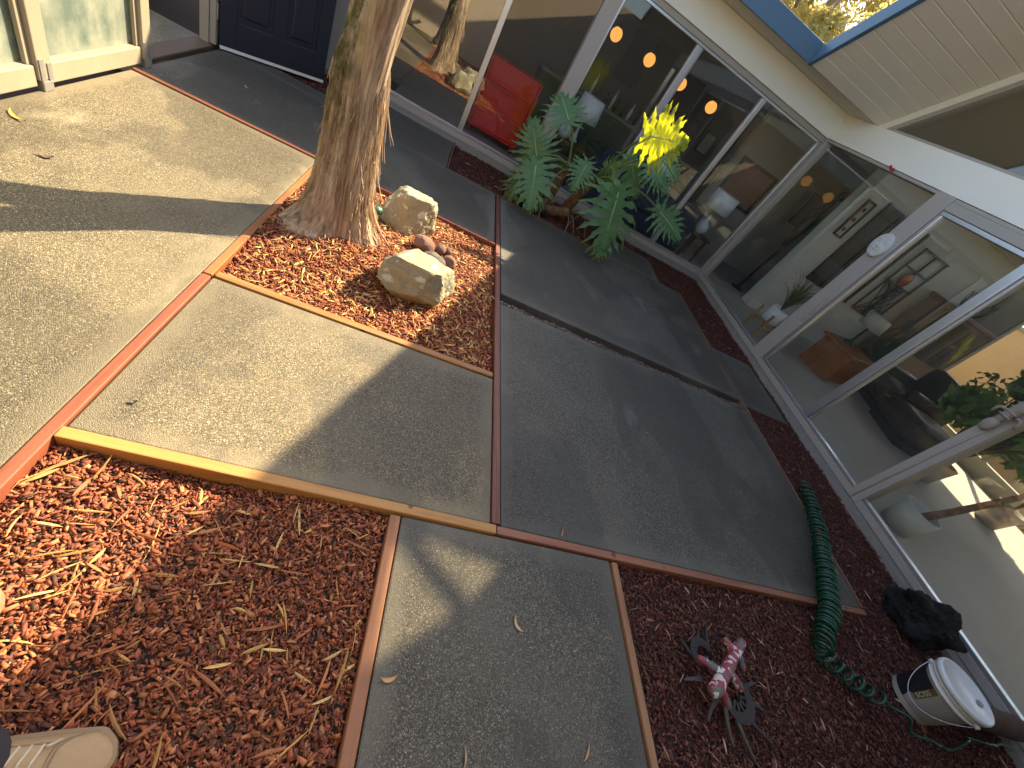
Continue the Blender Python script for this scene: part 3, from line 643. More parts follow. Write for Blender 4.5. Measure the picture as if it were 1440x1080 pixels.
cz = len(V); V.append(tuple(trunk_c(1.06))); F += [((NZ-1)*NA+k, (NZ-1)*NA+(k+1) % NA, cz) for k in range(NA)]
trunk = mesh('trunk', (V, F), BARK, tree, True)
# limbs above the fork
top = trunk_c(1.22)
def limb(pts, r0, r1, name='limb'):
    path = catmull(pts, 14); n = len(path); V, F = [], []; NA2 = 90
    for i, c in enumerate(path):
        for k in range(NA2):
            a = 2*math.pi*k/NA2; z = c.z; ca, sa = math.cos(a), math.sin(a)
            rr = r0 + (r1-r0)*i/(n-1) + .014*abs(noise.noise(Vector((ca*4+z*.5, sa*4, z*1.2+r0*50)))) + .010*abs(noise.noise(Vector((ca*10, sa*10, z*2.2+r0*90)))) - .008
            V.append((c.x+rr*ca, c.y+rr*sa, c.z))
    for i in range(n-1):
        for k in range(NA2): F.append((i*NA2+k, i*NA2+(k+1) % NA2, (i+1)*NA2+(k+1) % NA2, (i+1)*NA2+k))
    F.append(tuple((n-1)*NA2+k for k in range(NA2)))
    return mesh(name, (V, F), BARK, tree, True)
limb([(-.425, 2.41, .50), (-.405, 2.365, .90), (-.368, 2.30, 1.25), (-.30, 2.21, 1.8), (-.20, 2.15, 3.2), (-.1, 2.1, 5.6)], .093, .06)
limb([(-.452, 2.44, .50), (-.462, 2.445, .90), (-.480, 2.48, 1.25), (-.55, 2.58, 1.8), (-.72, 2.7, 3.2), (-.9, 2.8, 5.6)], .094, .05)
# loose bark fibres
r = random.Random(5); V, F = [], []
for q in range(900):
    a = r.uniform(0, 6.283); z0 = r.uniform(-.02, .82); L = r.uniform(.05, .20); w = r.uniform(.0015, .006); da_ = r.gauss(0, .12); s = len(V); N = 7
    right_side = max(0, math.cos(a - math.radians(-25))); peel = r.random() < .04 + .10*right_side*(z0 < .55); pe = r.uniform(.008, .035) if peel else .002
    for i in range(N):
        t = i/(N-1); z = z0 + L*(1-t); aa = a + da_*t; lift = .001 + .003*math.sin(t*3.1) + (pe*t**3 if peel else 0)
        ww = w*(1 - .7*t**2); dth = ww/.15
        p1 = trunk_pt(z, aa-dth, lift); p2 = trunk_pt(z, aa, lift+.0025); p3 = trunk_pt(z, aa+dth, lift); V += [tuple(p1), tuple(p2), tuple(p3)]
    for i in range(N-1):
        b = s+i*3; F += [(b, b+3, b+4, b+1), (b+1, b+4, b+5, b+2)]
tag(mesh('bark_fibres', (V, F), BARKP if False else BARK, tree), None, None, None, 'stuff')
V, F = [], []
for q in range(110):
    a = math.radians(r.gauss(-12, 24)); z0 = r.uniform(-.01, .66); L = r.uniform(.10, .36); w = r.uniform(.002, .006); s = len(V); N = 8; out = r.random() < .3; pe = r.uniform(.02, .07) if out else .003; da_ = r.gauss(0, .1)
    for i in range(N):
        t = i/(N-1); z = z0 + L*(1-t) - (.05*t**2 if out else 0); aa = a + da_*t; lift = .004 + (pe*t**2.5); ww = w*(1-.8*t); dth = ww/.15
        V += [tuple(trunk_pt(max(z, -.02), aa-dth, lift)), tuple(trunk_pt(max(z, -.02), aa, lift+.003)), tuple(trunk_pt(max(z, -.02), aa+dth, lift))]
    for i in range(N-1):
        b = s+i*3; F += [(b, b+3, b+4, b+1), (b+1, b+4, b+5, b+2)]
tag(mesh('pale_bark_strips', (V, F), BARKP, tree), None, None, None, 'stuff')
# crown high above the roof opening
def leaf_cloud(name, centres, n, size, m, parent, seed):
    r = np.random.default_rng(seed); C = np.array([c[:3] for c in centres]); Rr = np.array([c[3] for c in centres]); k = r.integers(0, len(C), n)
    d = r.normal(0, 1, (n, 3)); d /= np.linalg.norm(d, axis=1)[:, None]; P = C[k] + d*(Rr[k]*r.uniform(.35, 1.0, n)**.6)[:, None]
    a = r.normal(0, 1, (n, 3)); a /= np.linalg.norm(a, axis=1)[:, None]; b = np.cross(a, r.normal(0, 1, (n, 3))); b /= np.linalg.norm(b, axis=1)[:, None]
    s = size*r.uniform(.6, 1.4, n)[:, None]
    Q = np.stack([P - a*s, P - b*s*.45, P + a*s, P + b*s*.45], 1).reshape(-1, 3)
    return mesh(name, (Q.tolist(), [(4*i, 4*i+1, 4*i+2, 4*i+3) for i in range(n)]), m, parent)
tag(leaf_cloud('crown', [(top.x+.3+r.uniform(-1, 1), top.y+r.uniform(-1, .4), 6.6+r.uniform(-.3, 1.0), r.uniform(.4, .8)) for _ in range(10)], 4000, .05, SHRUB, tree, 3), None, None, None, 'stuff')

# ------------------------------------------------------------------ rocks
def rock_mat(name, stops, rough=.85, lichen=None):
    n = NT(name); v = n.obj(); f = n.noise(v, 9, 7, .65); c = n.ramp(f, stops)
    if lichen:
        l = n.ramp(n.noise(v, 14, 5, .6), [(.58, 0.0), (.64, 1.0)]); c = n.mix(l, c, lichen)
    f2 = n.noise(v, 60, 4, .6); n.bsdf(c, rough, n.bump(f2, .5, .01, n.bump(f, .6, .03)), .3); return n.m
TANROCK = rock_mat('tan_green_rock', [(.25, (.20, .18, .115)), (.45, (.36, .31, .19)), (.6, (.30, .30, .21)), (.8, (.52, .47, .34))], .85, (.62, .59, .45))
REDROCK = rock_mat('red_cobble', [(.3, (.15, .085, .065)), (.6, (.25, .15, .115)), (.8, (.36, .24, .19))])
GREYROCK = rock_mat('grey_brown_cobble', [(.3, (.10, .085, .075)), (.6, (.2, .165, .14)), (.8, (.34, .29, .25))])
LAVA = rock_mat('black_lava_rock', [(.3, (.008, .008, .009)), (.6, (.018, .018, .019)), (.85, (.045, .044, .043))], .9)
def rock(name, c, size, rz, seed, m, label, cat='rock', group=None, cuts=9, rough=.10, sub=4, tiltx=0, planes=()):
    r = random.Random(seed); V, F = icovf(sub); pl = list(planes)
    for _ in range(cuts):
        d = Vector((r.gauss(0,1), r.gauss(0,1), r.gauss(0,.8))).normalized(); pl.append((d, r.uniform(.60, .86)))
    out = []
    for p in V:
        p = Vector(p)
        for d, k in pl:
            e = p.dot(d) - k
            if e > 0: p = p - d*e*.92
        nn = noise.fractal(p*1.8 + Vector((seed, 0, 0)), 1.0, 2.0, 5)*rough + .02*noise.noise(p*9+Vector((0, seed, 0)))
        p = p*(1+nn); out.append(p)
    M = Matrix.Translation(c) @ Matrix.Rotation(rz, 4, 'Z') @ Matrix.Rotation(tiltx, 4, 'X') @ Matrix.Diagonal((size[0]/2, size[1]/2, size[2]/2, 1))
    return tag(mesh(name, ([tuple(M @ p) for p in out], F), m, None, False), label, cat, group)
rock('boulder', (.105, 2.105, .11), (.50, .38, .40), .12, 4, TANROCK, 'larger tan boulder with pale lichen nearest the middle slab', 'rock', 'tan boulders in the tree bed', 11, .09, 5, 0, [(Vector((.05, .1, 1)).normalized(), .56), (Vector((-.25, -1, .25)).normalized(), .62), (Vector((-1, .1, .15)).normalized(), .70), (Vector((.9, -.45, .2)).normalized(), .72), (Vector((.5, .8, .2)).normalized(), .7)])
rock('boulder', (-.045, 2.885, .11), (.48, .34, .42), .30, 9, TANROCK, 'tan boulder with flat sunlit top beside the green garden light', 'rock', 'tan boulders in the tree bed', 11, .09, 5, 0, [(Vector((.05, .1, 1)).normalized(), .56), (Vector((-.25, -1, .25)).normalized(), .62), (Vector((-1, .1, .15)).normalized(), .70), (Vector((.9, -.45, .2)).normalized(), .72), (Vector((.5, .8, .2)).normalized(), .7)])
rock('cobble', (.105, 2.66, .03), (.175, .13, .12), .2, 12, REDROCK, 'largest round reddish cobble between the two boulders', 'rock', 'small cobbles between the boulders', 3, .05, 3)
rock('cobble', (.235, 2.735, .015), (.085, .075, .07), .9, 15, REDROCK, 'small dark red cobble behind the round reddish one', 'rock', 'small cobbles between the boulders', 2, .05, 3)
rock('cobble', (.20, 2.50, .035), (.18, .13, .13), -.5, 21, GREYROCK, 'angular grey brown cobble touching the larger boulder', 'rock', 'small cobbles between the boulders', 6, .06, 3)
rock('cobble', (.305, 2.60, .02), (.11, .10, .09), .5, 27, REDROCK, 'brown cobble right of the angular grey one', 'rock', 'small cobbles between the boulders', 2, .05, 3)
rock('cobble', (.29, 2.765, .01), (.06, .055, .05), .1, 33, REDROCK, 'smallest pinkish cobble at the back of the cobble cluster', 'rock', 'small cobbles between the boulders', 2, .05, 3)
rock('lava_rock', (3.64, .745, .085), (.50, .34, .32), -.35, 43, LAVA, 'large black lava rock behind the white bucket', 'rock', None, 12, .30, 5)

# green garden light
gl = empty('garden_light', (-.235, 2.70, 0), 'small green capped garden light on silver legs beside the tan boulder', 'garden light')
GREEN = paint('green_plastic', (.03, .09, .05), .35, .15, 20)
mesh('cap', lathe([(.0, .125), (.034, .120), (.042, .105), (.042, .088), (.026, .078), (.0, .076)], (-.235, 2.70, 0), 24), GREEN, gl, True)
mesh('lens', lathe([(.024, .077), (.026, .055), (.020, .050)], (-.235, 2.70, 0), 20), paint('clear_lens', (.55, .6, .55), .2, .1), gl, True)
for k in range(3):
    a = k*2.094+.5; mesh('leg', tube([(-.235+.018*math.cos(a), 2.70+.018*math.sin(a), .055), (-.245+.03*math.cos(a), 2.675+.03*math.sin(a), -.03)], .004, 8), ALU, gl)

# ------------------------------------------------------------------ philodendron
phil = empty('philodendron', (1.5, 4.85, 0), 'big philodendron with deeply lobed leaves in front of the back windows', 'plant')
RIB = paint('pale_midrib', (.34, .45, .25), .4, .1, 20)
def philo_leaf(base, tip, up, wid, seed, m, fold=.25, droop=.10, nl=11, lw=1.0):
    r = random.Random(seed); base, tip = Vector(base), Vector(tip); v = tip-base; L = v.length; v.normalize()
    n = Vector(up); n = (n - v*n.dot(v)).normalized(); u = v.cross(n); V, F = [], []
    def put(x, y, h):     # x across, y along, h height
        yy = y*L; V.append(tuple(base + u*(x*wid) + v*yy + n*(h*L + fold*abs(x)*wid - droop*L*(max(y, 0)**2) - .16*wid*x*x*1.4)))
        return len(V)-1
    for s in (-1, 1):
        for i in range(nl):
            t = i/(nl-1); y0 = .0 + .92*t**1.05; an = math.radians(158 - 140*t**.66 + r.gauss(0, 5)); ln = (.62 + .42*math.sin(math.pi*min(1, (t+.12)*.95)))*(1 - .52*t**2.4)*r.uniform(.9, 1.08)
            w0 = (.034 + .014*(1-t))*lw; N = 11; prev = None; ph = r.uniform(0, 6)
            for j in range(N):
                q = j/(N-1); bend = an - .30*q*(1 if t < .9 else 0)
                cx = s*math.sin(bend)*ln*.80*q; cy = y0 + math.cos(bend)*ln*.58*q
                wv = w0*((1.5-1.0*q) if q < .4 else (1.1-.0*q)*(1 if q < .55 else 1) if q < .55 else max(0, (1.0-q)/.45)**.75*.96)*(1+.42*math.sin(q*21+ph)*(q > .35)*(q < .97))
                if q >= .999: wv = .002
                dx, dy = s*math.sin(bend), math.cos(bend); hx, hy = -dy, dx
                hh = .045*math.sin(q*9+ph)*q + r.gauss(0, .004) - .05*q*q
                row = (put(cx-hx*wv*1.1, cy-hy*wv, hh+.012), put(cx, cy, hh), put(cx+hx*wv*1.1, cy+hy*wv, hh+.012))
                if prev:
                    F.append((prev[0], row[0], row[1], prev[1])); F.append((prev[1], row[1], row[2], prev[2]))
                prev = row
    lf = mesh('leaf', (V, F), m, phil, True)
    mp = [base + v*(L*k/8) - n*(droop*L*(k/8)**2 - .006) for k in range(9)]
    mesh('midrib', tube(mp, [.006*(1-k/9.5) for k in range(9)], 6), RIB, lf, True)
    return lf
crownA, crownB = (1.60, 4.74, .52), (1.29, 4.79, .47)
LV = [ # base, tip, up, width, fold, droop, material, petiole origin
    ((.90, 4.42, .42), (.985, 4.16, .10), (-.35, -.75, .55), .34, .10, .10, PHILO, crownB),
    ((.90, 4.55, .45), (.70, 4.60, .72), (-.15, -.9, .3), .33, .05, .05, PHILO, crownB),
    ((.86, 4.62, .20), (.80, 4.40, -.02), (-.5, -.6, .6), .24, .15, .10, PHILO_O, crownB),
    ((1.035, 4.70, .86), (.86, 4.86, 1.02), (.1, -.85, .45), .32, .12, .15, PHILO, crownB),
    ((1.516, 3.85, 1.18), (1.79, 3.79, 1.285), (-.35, -.88, .30), .33, .10, .02, SUNLEAF, crownA),
    ((1.905, 4.25, 1.06), (2.13, 4.16, 1.02), (.35, -.6, .6), .26, .25, .12, PHILO, crownA),
    ((2.34, 4.48, .63), (2.66, 4.31, .56), (.05, -.65, .75), .36, .15, .10, PHILO, crownA),
    ((1.73, 4.28, .62), (1.83, 3.92, .10), (.12, -.62, .78), .47, .08, .08, PHILO, crownA),
    ((1.80, 4.68, .86), (2.10, 4.62, .62), (.15, -.8, .6), .36, .12, .10, PHILO, crownA),
    ((1.62, 4.66, .66), (1.66, 4.52, .80), (-.2, -.8, .5), .16, .15, .10, PHILO, crownA),
    ((1.98, 4.55, .92), (2.24, 4.40, .86), (.2, -.75, .6), .30, .15, .12, PHILO, crownA),
    ((1.40, 4.62, .62), (1.36, 4.44, .40), (-.1, -.7, .65), .22, .15, .12, PHILO, crownB),
    ((1.12, 4.66, .12), (1.02, 4.45, -.0), (-.2, -.7, .7), .20, .15, .05, PHILO_O, crownB),
]
for i, (b, t, up, w, fo, dr, m, org) in enumerate(LV):
    philo_leaf(b, t, up, w*1.12, 40+i, m, fo, dr, 11, 1.75 if m is SUNLEAF else 1.12)
    o = Vector(org); bb = Vector(b); mid = (o+bb)/2 + Vector((0, 0, .12 + .10*(bb-o).length))
    path = bez(o, mid, bb, 14); mesh('petiole', tube(path, [.013-.006*k/13 for k in range(14)], 8), STEMG, phil, True)
for a, b, c in (((1.29, 4.79, .47), (1.40, 4.75, .58), (1.44, 4.66, .72)), ((1.60, 4.74, .52), (1.45, 4.74, .60), (1.12, 4.66, .52))):
    mesh('petiole', tube(bez(a, b, c, 12), [.012-.006*k/11 for k in range(12)], 8), STEMG, phil, True)
PSTEM = rock_mat('scarred_stem', [(.3, (.09, .045, .025)), (.55, (.24, .12, .065)), (.75, (.42, .27, .17))])
def pstem(pts, r0, r1):
    path = catmull(pts, 12); n = len(path); rr = [(r0 + (r1-r0)*i/(n-1))*(1 + .22*abs(math.sin(i*1.25))) for i in range(n)]
    return mesh('stem', tube(path, rr, 14), PSTEM, phil, True)
pstem([(1.50, 4.84, -.04), (1.54, 4.82, .20), (1.575, 4.78, .36), (1.60, 4.74, .53)], .060, .036); pstem([(1.31, 4.90, -.04), (1.30, 4.87, .22), (1.285, 4.80, .47)], .045, .030)
pstem([(1.18, 4.72, -.03), (1.36, 4.66, .05), (1.52, 4.70, .10)], .05, .05)
rr_ = random.Random(3)
for k in range(14):
    x = rr_.uniform(1.05, 1.7); y = rr_.uniform(4.5, 4.95); a = rr_.uniform(0, 6.28); L = rr_.uniform(.12, .3)
    mesh('aerial_root', tube(bez((x, y, rr_.uniform(.08, .2)), (x+.5*L*math.cos(a), y+.5*L*math.sin(a), .16), (x+L*math.cos(a), y+L*math.sin(a), -.02), 8), .005, 6), paint('root', (.22, .16, .11), .8, .2) if k == 0 else bpy.data.materials['root'], phil, True)
for k, (x, y, s) in enumerate(((1.0, 4.55, .10), (1.12, 4.52, .12), (.93, 4.62, .09), (1.26, 4.55, .08))):
    rock('planter_stone', (x, y, .01), (s*1.3, s, s), k, 60+k, LAVA, ('black stone under the lobed leaves, leftmost but one', 'black stone under the lobed leaves, the largest', 'black stone under the olive leaf, leftmost of its row', 'black stone under the leaves nearest the brown stem')[k], 'rock', 'dark stones in the philodendron bed', 3, .06, 3)

# ------------------------------------------------------------------ coiled hose
HOSE = paint('green_hose_plastic', (.007, .060, .034), .28, .15, 30, .02)
hose = empty('garden_hose', (2.9, 1.0, 0), 'coiled dark green hose lying over the slab edge towards the bucket', 'hose')
cp = catmull([(3.30, 1.66, .035), (3.21, 1.50, .055), (3.10, 1.28, .058), (2.89, .96, .058), (2.70, .71, .058), (2.55, .57, .042), (2.47, .49, .04), (2.54, .42, .045), (2.66, .36, .045), (2.78, .315, .04)], 40)
dist = [0]
for i in range(1, len(cp)): dist.append(dist[-1] + (cp[i]-cp[i-1]).length)
def along(d):
    for i in range(1, len(cp)):
        if dist[i] >= d:
            t = (d-dist[i-1])/max(1e-9, dist[i]-dist[i-1]); return cp[i-1].lerp(cp[i], t), (cp[min(i+1, len(cp)-1)]-cp[max(0, i-2)]).normalized()
    return cp[-1], (cp[-1]-cp[-3]).normalized()
tot = dist[-1]; hp = []; ph = 0; d = 0
while d < tot:
    fr = d/tot; p, t = along(d); side = t.cross(Vector((0,0,1))).normalized(); upv = side.cross(t)
    rad = .034 + .009*min(1, fr/.5) if fr < .66 else .043 - .017*(fr-.66)/.34
    pitch = .052 if fr < .10 else (.036 if fr < .34 else (.024 if fr < .55 else (.022 if fr < .70 else .030 + .05*(fr-.7)/.3)))
    wob = 1 + .10*math.sin(ph*.37) + .06*math.sin(ph*.91+1); hp.append(p + (side*math.cos(ph)*1.08 + upv*math.sin(ph))*rad*wob + Vector((0, 0, .0)))
    ph += 2*math.pi/18; d += pitch/18
mesh('coil', tube(hp, .0076, 7), HOSE, hose, True)
tail = catmull([tuple(hp[-1]), (2.86, .30, .02), (2.90, .25, .06), (2.93, .20, .015), (2.99, .17, .05), (3.05, .15, .05), (3.12, .17, .02), (3.2, .14, .015), (3.3, .17, .075), (3.42, .19, .03), (3.55, .16, .07), (3.7, .17, .05), (3.86, .15, .02)], 8)
mesh('tail', tube(tail, .0068, 7), HOSE, hose, True)

# ------------------------------------------------------------------ bucket
BX, BY = 3.17, .345; BH = .265
bucket = empty('bucket', (BX, BY, -.02), 'white plastic bucket with black and grey label and domed lid', 'bucket')
PL = paint('white_plastic', (.72, .73, .72), .35, .05, 10, .03)
B0 = -.02
def br(z): return .108 + .018*(z/BH)
mesh('pail', lathe([(.0, B0), (.104, B0), (.108, B0+.004), (br(.2), B0+.205), (.134, B0+.207), (.134, B0+.213), (.1265, B0+.215), (.1275, B0+.232), (.137, B0+.234), (.137, B0+.240), (.1285, B0+.2415), (.1290, B0+.252)], (BX, BY, 0), 48), PL, bucket, True)
mesh('lid', lathe([(.132, B0+.2455), (.141, B0+.246), (.142, B0+.262), (.138, B0+.272), (.130, B0+.274), (.126, B0+.268), (.114, B0+.268), (.111, B0+.264), (.0, B0+.263)], (BX, BY, 0), 48), PL, bucket, True)
def wrap(poly_ang0, poly_ang1, z0, z1, off, m, name, parent, n=24):
    V, F = [], []
    for j in range(2):
        for i in range(n+1):
            a = poly_ang0 + (poly_ang1-poly_ang0)*i/n; z = z0 + (z1-z0)*j; rr = br(z)+off; V.append((BX+rr*math.cos(a), BY+rr*math.sin(a), B0+z))
    for i in range(n): F.append((i, i+1, n+1+i+1, n+1+i))
    return mesh(name, (V, F), m, parent, True)
# facing the camera the visible side is about 186 degrees (towards -x); +y side is image-up
lab = wrap(math.radians(95), math.radians(275), .030, .190, .0012, paint('grey_label', (.33, .30, .275), .45, .06, 6), 'label_band', bucket)
wrap(math.radians(96), math.radians(174), .031, .189, .0020, paint('black_label', (.018, .019, .022), .4, .1), 'black_field', lab)
wrap(math.radians(174.2), math.radians(188), .075, .189, .0021, paint('olive_label', (.12, .095, .03), .45, .1), 'olive_field', lab)
# pale figure on the label
V, F = [], []
for i in range(25):
    an = 2*math.pi*i/24; a = math.radians(182 + 11*math.cos(an)*(1+.2*math.sin(3*an))); z = .062 + .026*math.sin(an)*(1+.2*math.cos(2*an)); rr = br(z)+.0030; V.append((BX+rr*math.cos(a), BY+rr*math.sin(a), B0+z))
F = [tuple(range(25))]
mesh('label_figure', (V, F), paint('pale_figure', (.40, .37, .36), .5, .3, 60), lab)
def text_mesh(txt, size):
    cu = bpy.data.curves.new('t', 'FONT'); cu.body = txt; cu.size = size; cu.align_x = 'CENTER'; cu.align_y = 'CENTER'
    o = bpy.data.objects.new('t', cu); COL.objects.link(o); dg = bpy.context.evaluated_depsgraph_get(); me = o.evaluated_get(dg).to_mesh()
    vf = ([tuple(v.co) for v in me.vertices], [tuple(p.vertices) for p in me.polygons]); o.to_mesh_clear(); bpy.data.objects.remove(o); return vf
tv, tf = text_mesh('SOSS', .040)
tw = []
for p in tv:     # text x runs up the bucket, text y runs towards +y (image up)
    z = .128 + p[0]*.80; a = math.radians(181) - p[1]*1.0/br(z)*1.0*.75; rr = br(z)+.0034; tw.append((BX+rr*math.cos(a), BY+rr*math.sin(a), B0+z))
mesh('lettering', (tw, tf), paint('cream_print', (.62, .58, .42), .5, .05), lab)
hb_ = [(BX + .140*math.cos(math.radians(a)), BY + .140*math.sin(math.radians(a)), B0+.222 - .165*math.sin(math.radians((a-112)/(262-112)*180))**1.0*.9) for a in range(112, 263, 6)]
mesh('handle', tube(hb_, .0022, 6), ALU, bucket, True)
for a in (112, 262):
    q = math.radians(a); mesh('handle_lug', tube([(BX+.125*math.cos(q), BY+.125*math.sin(q), B0+.224), (BX+.147*math.cos(q), BY+.147*math.sin(q), B0+.222)], .010, 12), PL, bucket)
mesh('lid_mark', lathe([(.018, 0), (.0175, .0008)], (BX+.055, BY-.05, B0+.2665), 24, 1.5, .9), paint('lid_stamp', (.22, .17, .17), .5, .5, 150), bucket)
lg = empty('log', (3.72, .25, 0), 'short brown log lying behind the white bucket', 'log')
mesh('bark', tube(catmull([(3.45, .30, .07), (3.7, .27, .075), (3.95, .235, .08)], 6), [.062+.004*math.sin(i*2) for i in range(13)], 18), paint('log_bark', (.075, .042, .028), .85, .4, 12, .6, 40), lg, True)

# ------------------------------------------------------------------ chew toy and iron ornament
def camo():
    n = NT('camouflage_rubber'); v = n.obj(); f = n.noise(v, 24, 2, .4); f2 = n.noise(n.mapping(v, (1.3, .7, 1)), 40, 2, .4)
    c = n.ramp(f, [(.44, (.13, .145, .14)), (.46, (.30, .055, .065)), (.58, (.30, .055, .065)), (.60, (.62, .56, .54))])
    l = n.ramp(f2, [(.63, 0.0), (.65, 1.0)]); c = n.mix(l, c, (.68, .64, .60)); n.bsdf(c, .5, None, .4); return n.m
CAMO = camo()
toy = empty('chew_toy', (1.70, .37, .06), 'red grey and white camouflage chew toy shaped like a branching stick', 'toy')
def stub(a, b, r0, r1, name):
    a, b = Vector(a), Vector(b); d = (b-a).normalized(); n = 9; P = [a + (b-a)*i/(n-1) for i in range(n)]; R = [r0 + (r1-r0)*i/(n-1) + .0015*math.sin(i*2.1) for i in range(n)]
    P = [a - d*r0*.75, a - d*r0*.4] + P + [b + d*r1*.4, b + d*r1*.75]; R = [r0*.45, r0*.85] + R + [r1*.85, r1*.45]
    return mesh(name, tube(P, R, 16), CAMO, toy, True)
stub((1.578, .281, .075), (1.832, .463, .075), .027, .021, 'stick')
stub((1.655, .345, .075), (1.572, .390, .055), .017, .014, 'twig'); stub((1.765, .415, .078), (1.745, .468, .070), .015, .013, 'twig')
stub((1.70, .365, .070), (1.765, .305, .045), .017, .014, 'twig'); stub((1.62, .305, .07), (1.665, .245, .045), .016, .013, 'twig'); stub((1.80, .435, .07), (1.825, .375, .045), .014, .013, 'twig')
IRON = paint('dark_iron', (.022, .018, .018), .55, .3, 20, .2, 80); IRONG = paint('weathered_iron', (.075, .06, .052), .6, .3, 20, .2, 80)
orn = empty('iron_ornament', (1.74, .33, 0), 'dark iron spider like ornament with curled arms lying under the chew toy', 'ornament')
def ring(cx, cy, r, z, rt, a0, a1, n=30): return [(cx + r*math.cos(a0+(a1-a0)*i/(n-1)), cy + r*math.sin(a0+(a1-a0)*i/(n-1)), z) for i in range(n)]
def flat(path, w, th=.007):
    V, F = [], []; path = [Vector(p) for p in path]; n = len(path)
    for i, p in enumerate(path):
        t = path[min(i+1, n-1)]-path[max(i-1, 0)]; s = t.cross(Vector((0,0,1))).normalized(); ww = w[i] if hasattr(w, '__len__') else w
        V += [tuple(p+s*ww), tuple(p-s*ww), tuple(p-s*ww-Vector((0,0,th))), tuple(p+s*ww-Vector((0,0,th)))]
    for i in range(n-1):
        for k in range(4): F.append((i*4+k, i*4+(k+1) % 4, (i+1)*4+(k+1) % 4, (i+1)*4+k))
    return V, F + [(3,2,1,0), tuple((n-1)*4+k for k in range(4))]
mesh('body', flat(ring(1.765, .285, .072, .016, 0, -2.6, 1.1), [.012+.010*math.sin(math.pi*i/29) for i in range(30)]), IRON, orn)
mesh('body', flat(ring(1.645, .415, .050, .018, 0, .4, 4.0), [.012+.006*math.sin(math.pi*i/29) for i in range(30)]), IRON, orn)
for p, m in ((((1.66, .27, .015), (1.60, .25, .02), (1.575, .20, .008)), IRONG), (((1.69, .25, .012), (1.655, .19, .02), (1.675, .13, .005)), IRONG), (((1.73, .22, .012), (1.73, .15, .02), (1.765, .09, .005)), IRONG),
        (((1.79, .225, .012), (1.84, .17, .02), (1.90, .14, .004)), IRON), (((1.83, .27, .012), (1.89, .26, .02), (1.92, .23, .004)), IRON), (((1.60, .40, .012), (1.56, .43, .02), (1.55, .47, .004)), IRON),
        (((1.63, .45, .012), (1.65, .49, .02), (1.68, .52, .004)), IRON), (((1.69, .44, .012), (1.70, .50, .02), (1.74, .54, .004)), IRON), (((1.60, .33, .015), (1.55, .33, .02), (1.51, .325, .008)), IRONG), (((1.83, .31, .012), (1.88, .34, .02), (1.93, .335, .004)), IRON)):
    mesh('arm', flat(bez(*p, n=12), [.010*(1-.6*i/11) for i in range(12)]), m, orn)
for k in range(5):
    a = -2.3 + k*.55; mesh('rib', flat([(1.765+.02*math.cos(a), .285+.02*math.sin(a), .014), (1.765+.066*math.cos(a), .285+.066*math.sin(a), .014)], .006), IRON, orn)

# ------------------------------------------------------------------ things on the right wall
plq = empty('face_plaque', (4.015, 3.635, 1.515), 'pale oval plaque with a carved face hung on the window post', 'plaque')
PLQ = paint('pale_plaster', (.56, .56, .53), .7, .08, 25, .2, 120)
def plaque_h(x, y):   # x,y in -1..1
    g = lambda cx, cy, sx, sy, h: h*math.exp(-((x-cx)/sx)**2-((y-cy)/sy)**2)
    h = .010*(1-(x*x+y*y))**.5 if x*x+y*y < 1 else 0
    h += g(0, .05, .10, .28, .014) + g(0, -.12, .16, .10, .010) + g(0, -.42, .26, .06, .009) + g(0, -.54, .22, .06, .008) - g(0, -.48, .26, .03, .008)
    h += g(-.34, .18, .2, .09, .007) + g(.34, .18, .2, .09, .007) + g(-.36, .36, .26, .06, .010) + g(.36, .36, .26, .06, .010) - g(-.34, .10, .22, .03, .006) - g(.34, .10, .22, .03, .006)
    h += g(-.45, -.22, .25, .25, .007) + g(.45, -.22, .25, .25, .007) + g(0, -.76, .22, .14, .008)
    for k in range(6): h += g(-.62+.25*k, .72-.10*abs(k-2.5), .05, .16, .006)
    return h
V, F = [], []; NR, NS = 26, 60; rot = math.radians(0)
for i in range(NR+1):
    q = i/NR
    for k in range(NS):
        a = 2*math.pi*k/NS; x, y = q*math.cos(a), q*math.sin(a); V.append((4.005 - .012*(1 if q < .97 else .4) - plaque_h(x*.96, y*.96), 3.635 - x*.098, 1.515 + y*.118))
for i in range(NR):
    for k in range(NS): F.append((i*NS+k, i*NS+(k+1) % NS, (i+1)*NS+(k+1) % NS, (i+1)*NS+k))
n0 = len(V); V += [(4.017, p[1], p[2]) for p in V[NR*NS:NR*NS+NS]]
for k in range(NS): F.append((NR*NS+k, NR*NS+(k+1) % NS, n0+(k+1) % NS, n0+k))
mesh('relief', (V, F), PLQ, plq, True)
bow = empty('red_clip', (4.01, 4.305, 2.05), 'tiny red bow clip on the window head', 'clip')
REDP = paint('red_ribbon', (.50, .01, .03), .4, .1)
for s in (-1, 1): mesh('loop', xf(icovf(2), Matrix.Translation((4.005, 4.305+.022*s, 2.055+.006*s)) @ Matrix.Rotation(.5*s, 4, 'X') @ Matrix.Diagonal((.010, .022, .014, 1))), REDP, bow, True)
mesh('knot', xf(icovf(2), Matrix.Translation((3.998, 4.305, 2.053)) @ Matrix.Diagonal((.010, .009, .010, 1))), REDP, bow, True)
carv = empty('carved_lizard', (3.99, 1.76, 1.15), 'carved grey wooden lizard with ribbed back climbing the window post', 'carving')
CARV = paint('weathered_grey_carving', (.36, .31, .25), .75, .25, 20, .4, 60)
mesh('head', xf(icovf(3), Matrix.Translation((3.985, 1.775, 1.045)) @ Matrix.Rotation(.12, 4, 'X') @ Matrix.Diagonal((.030, .038, .058, 1))), CARV, carv, True)
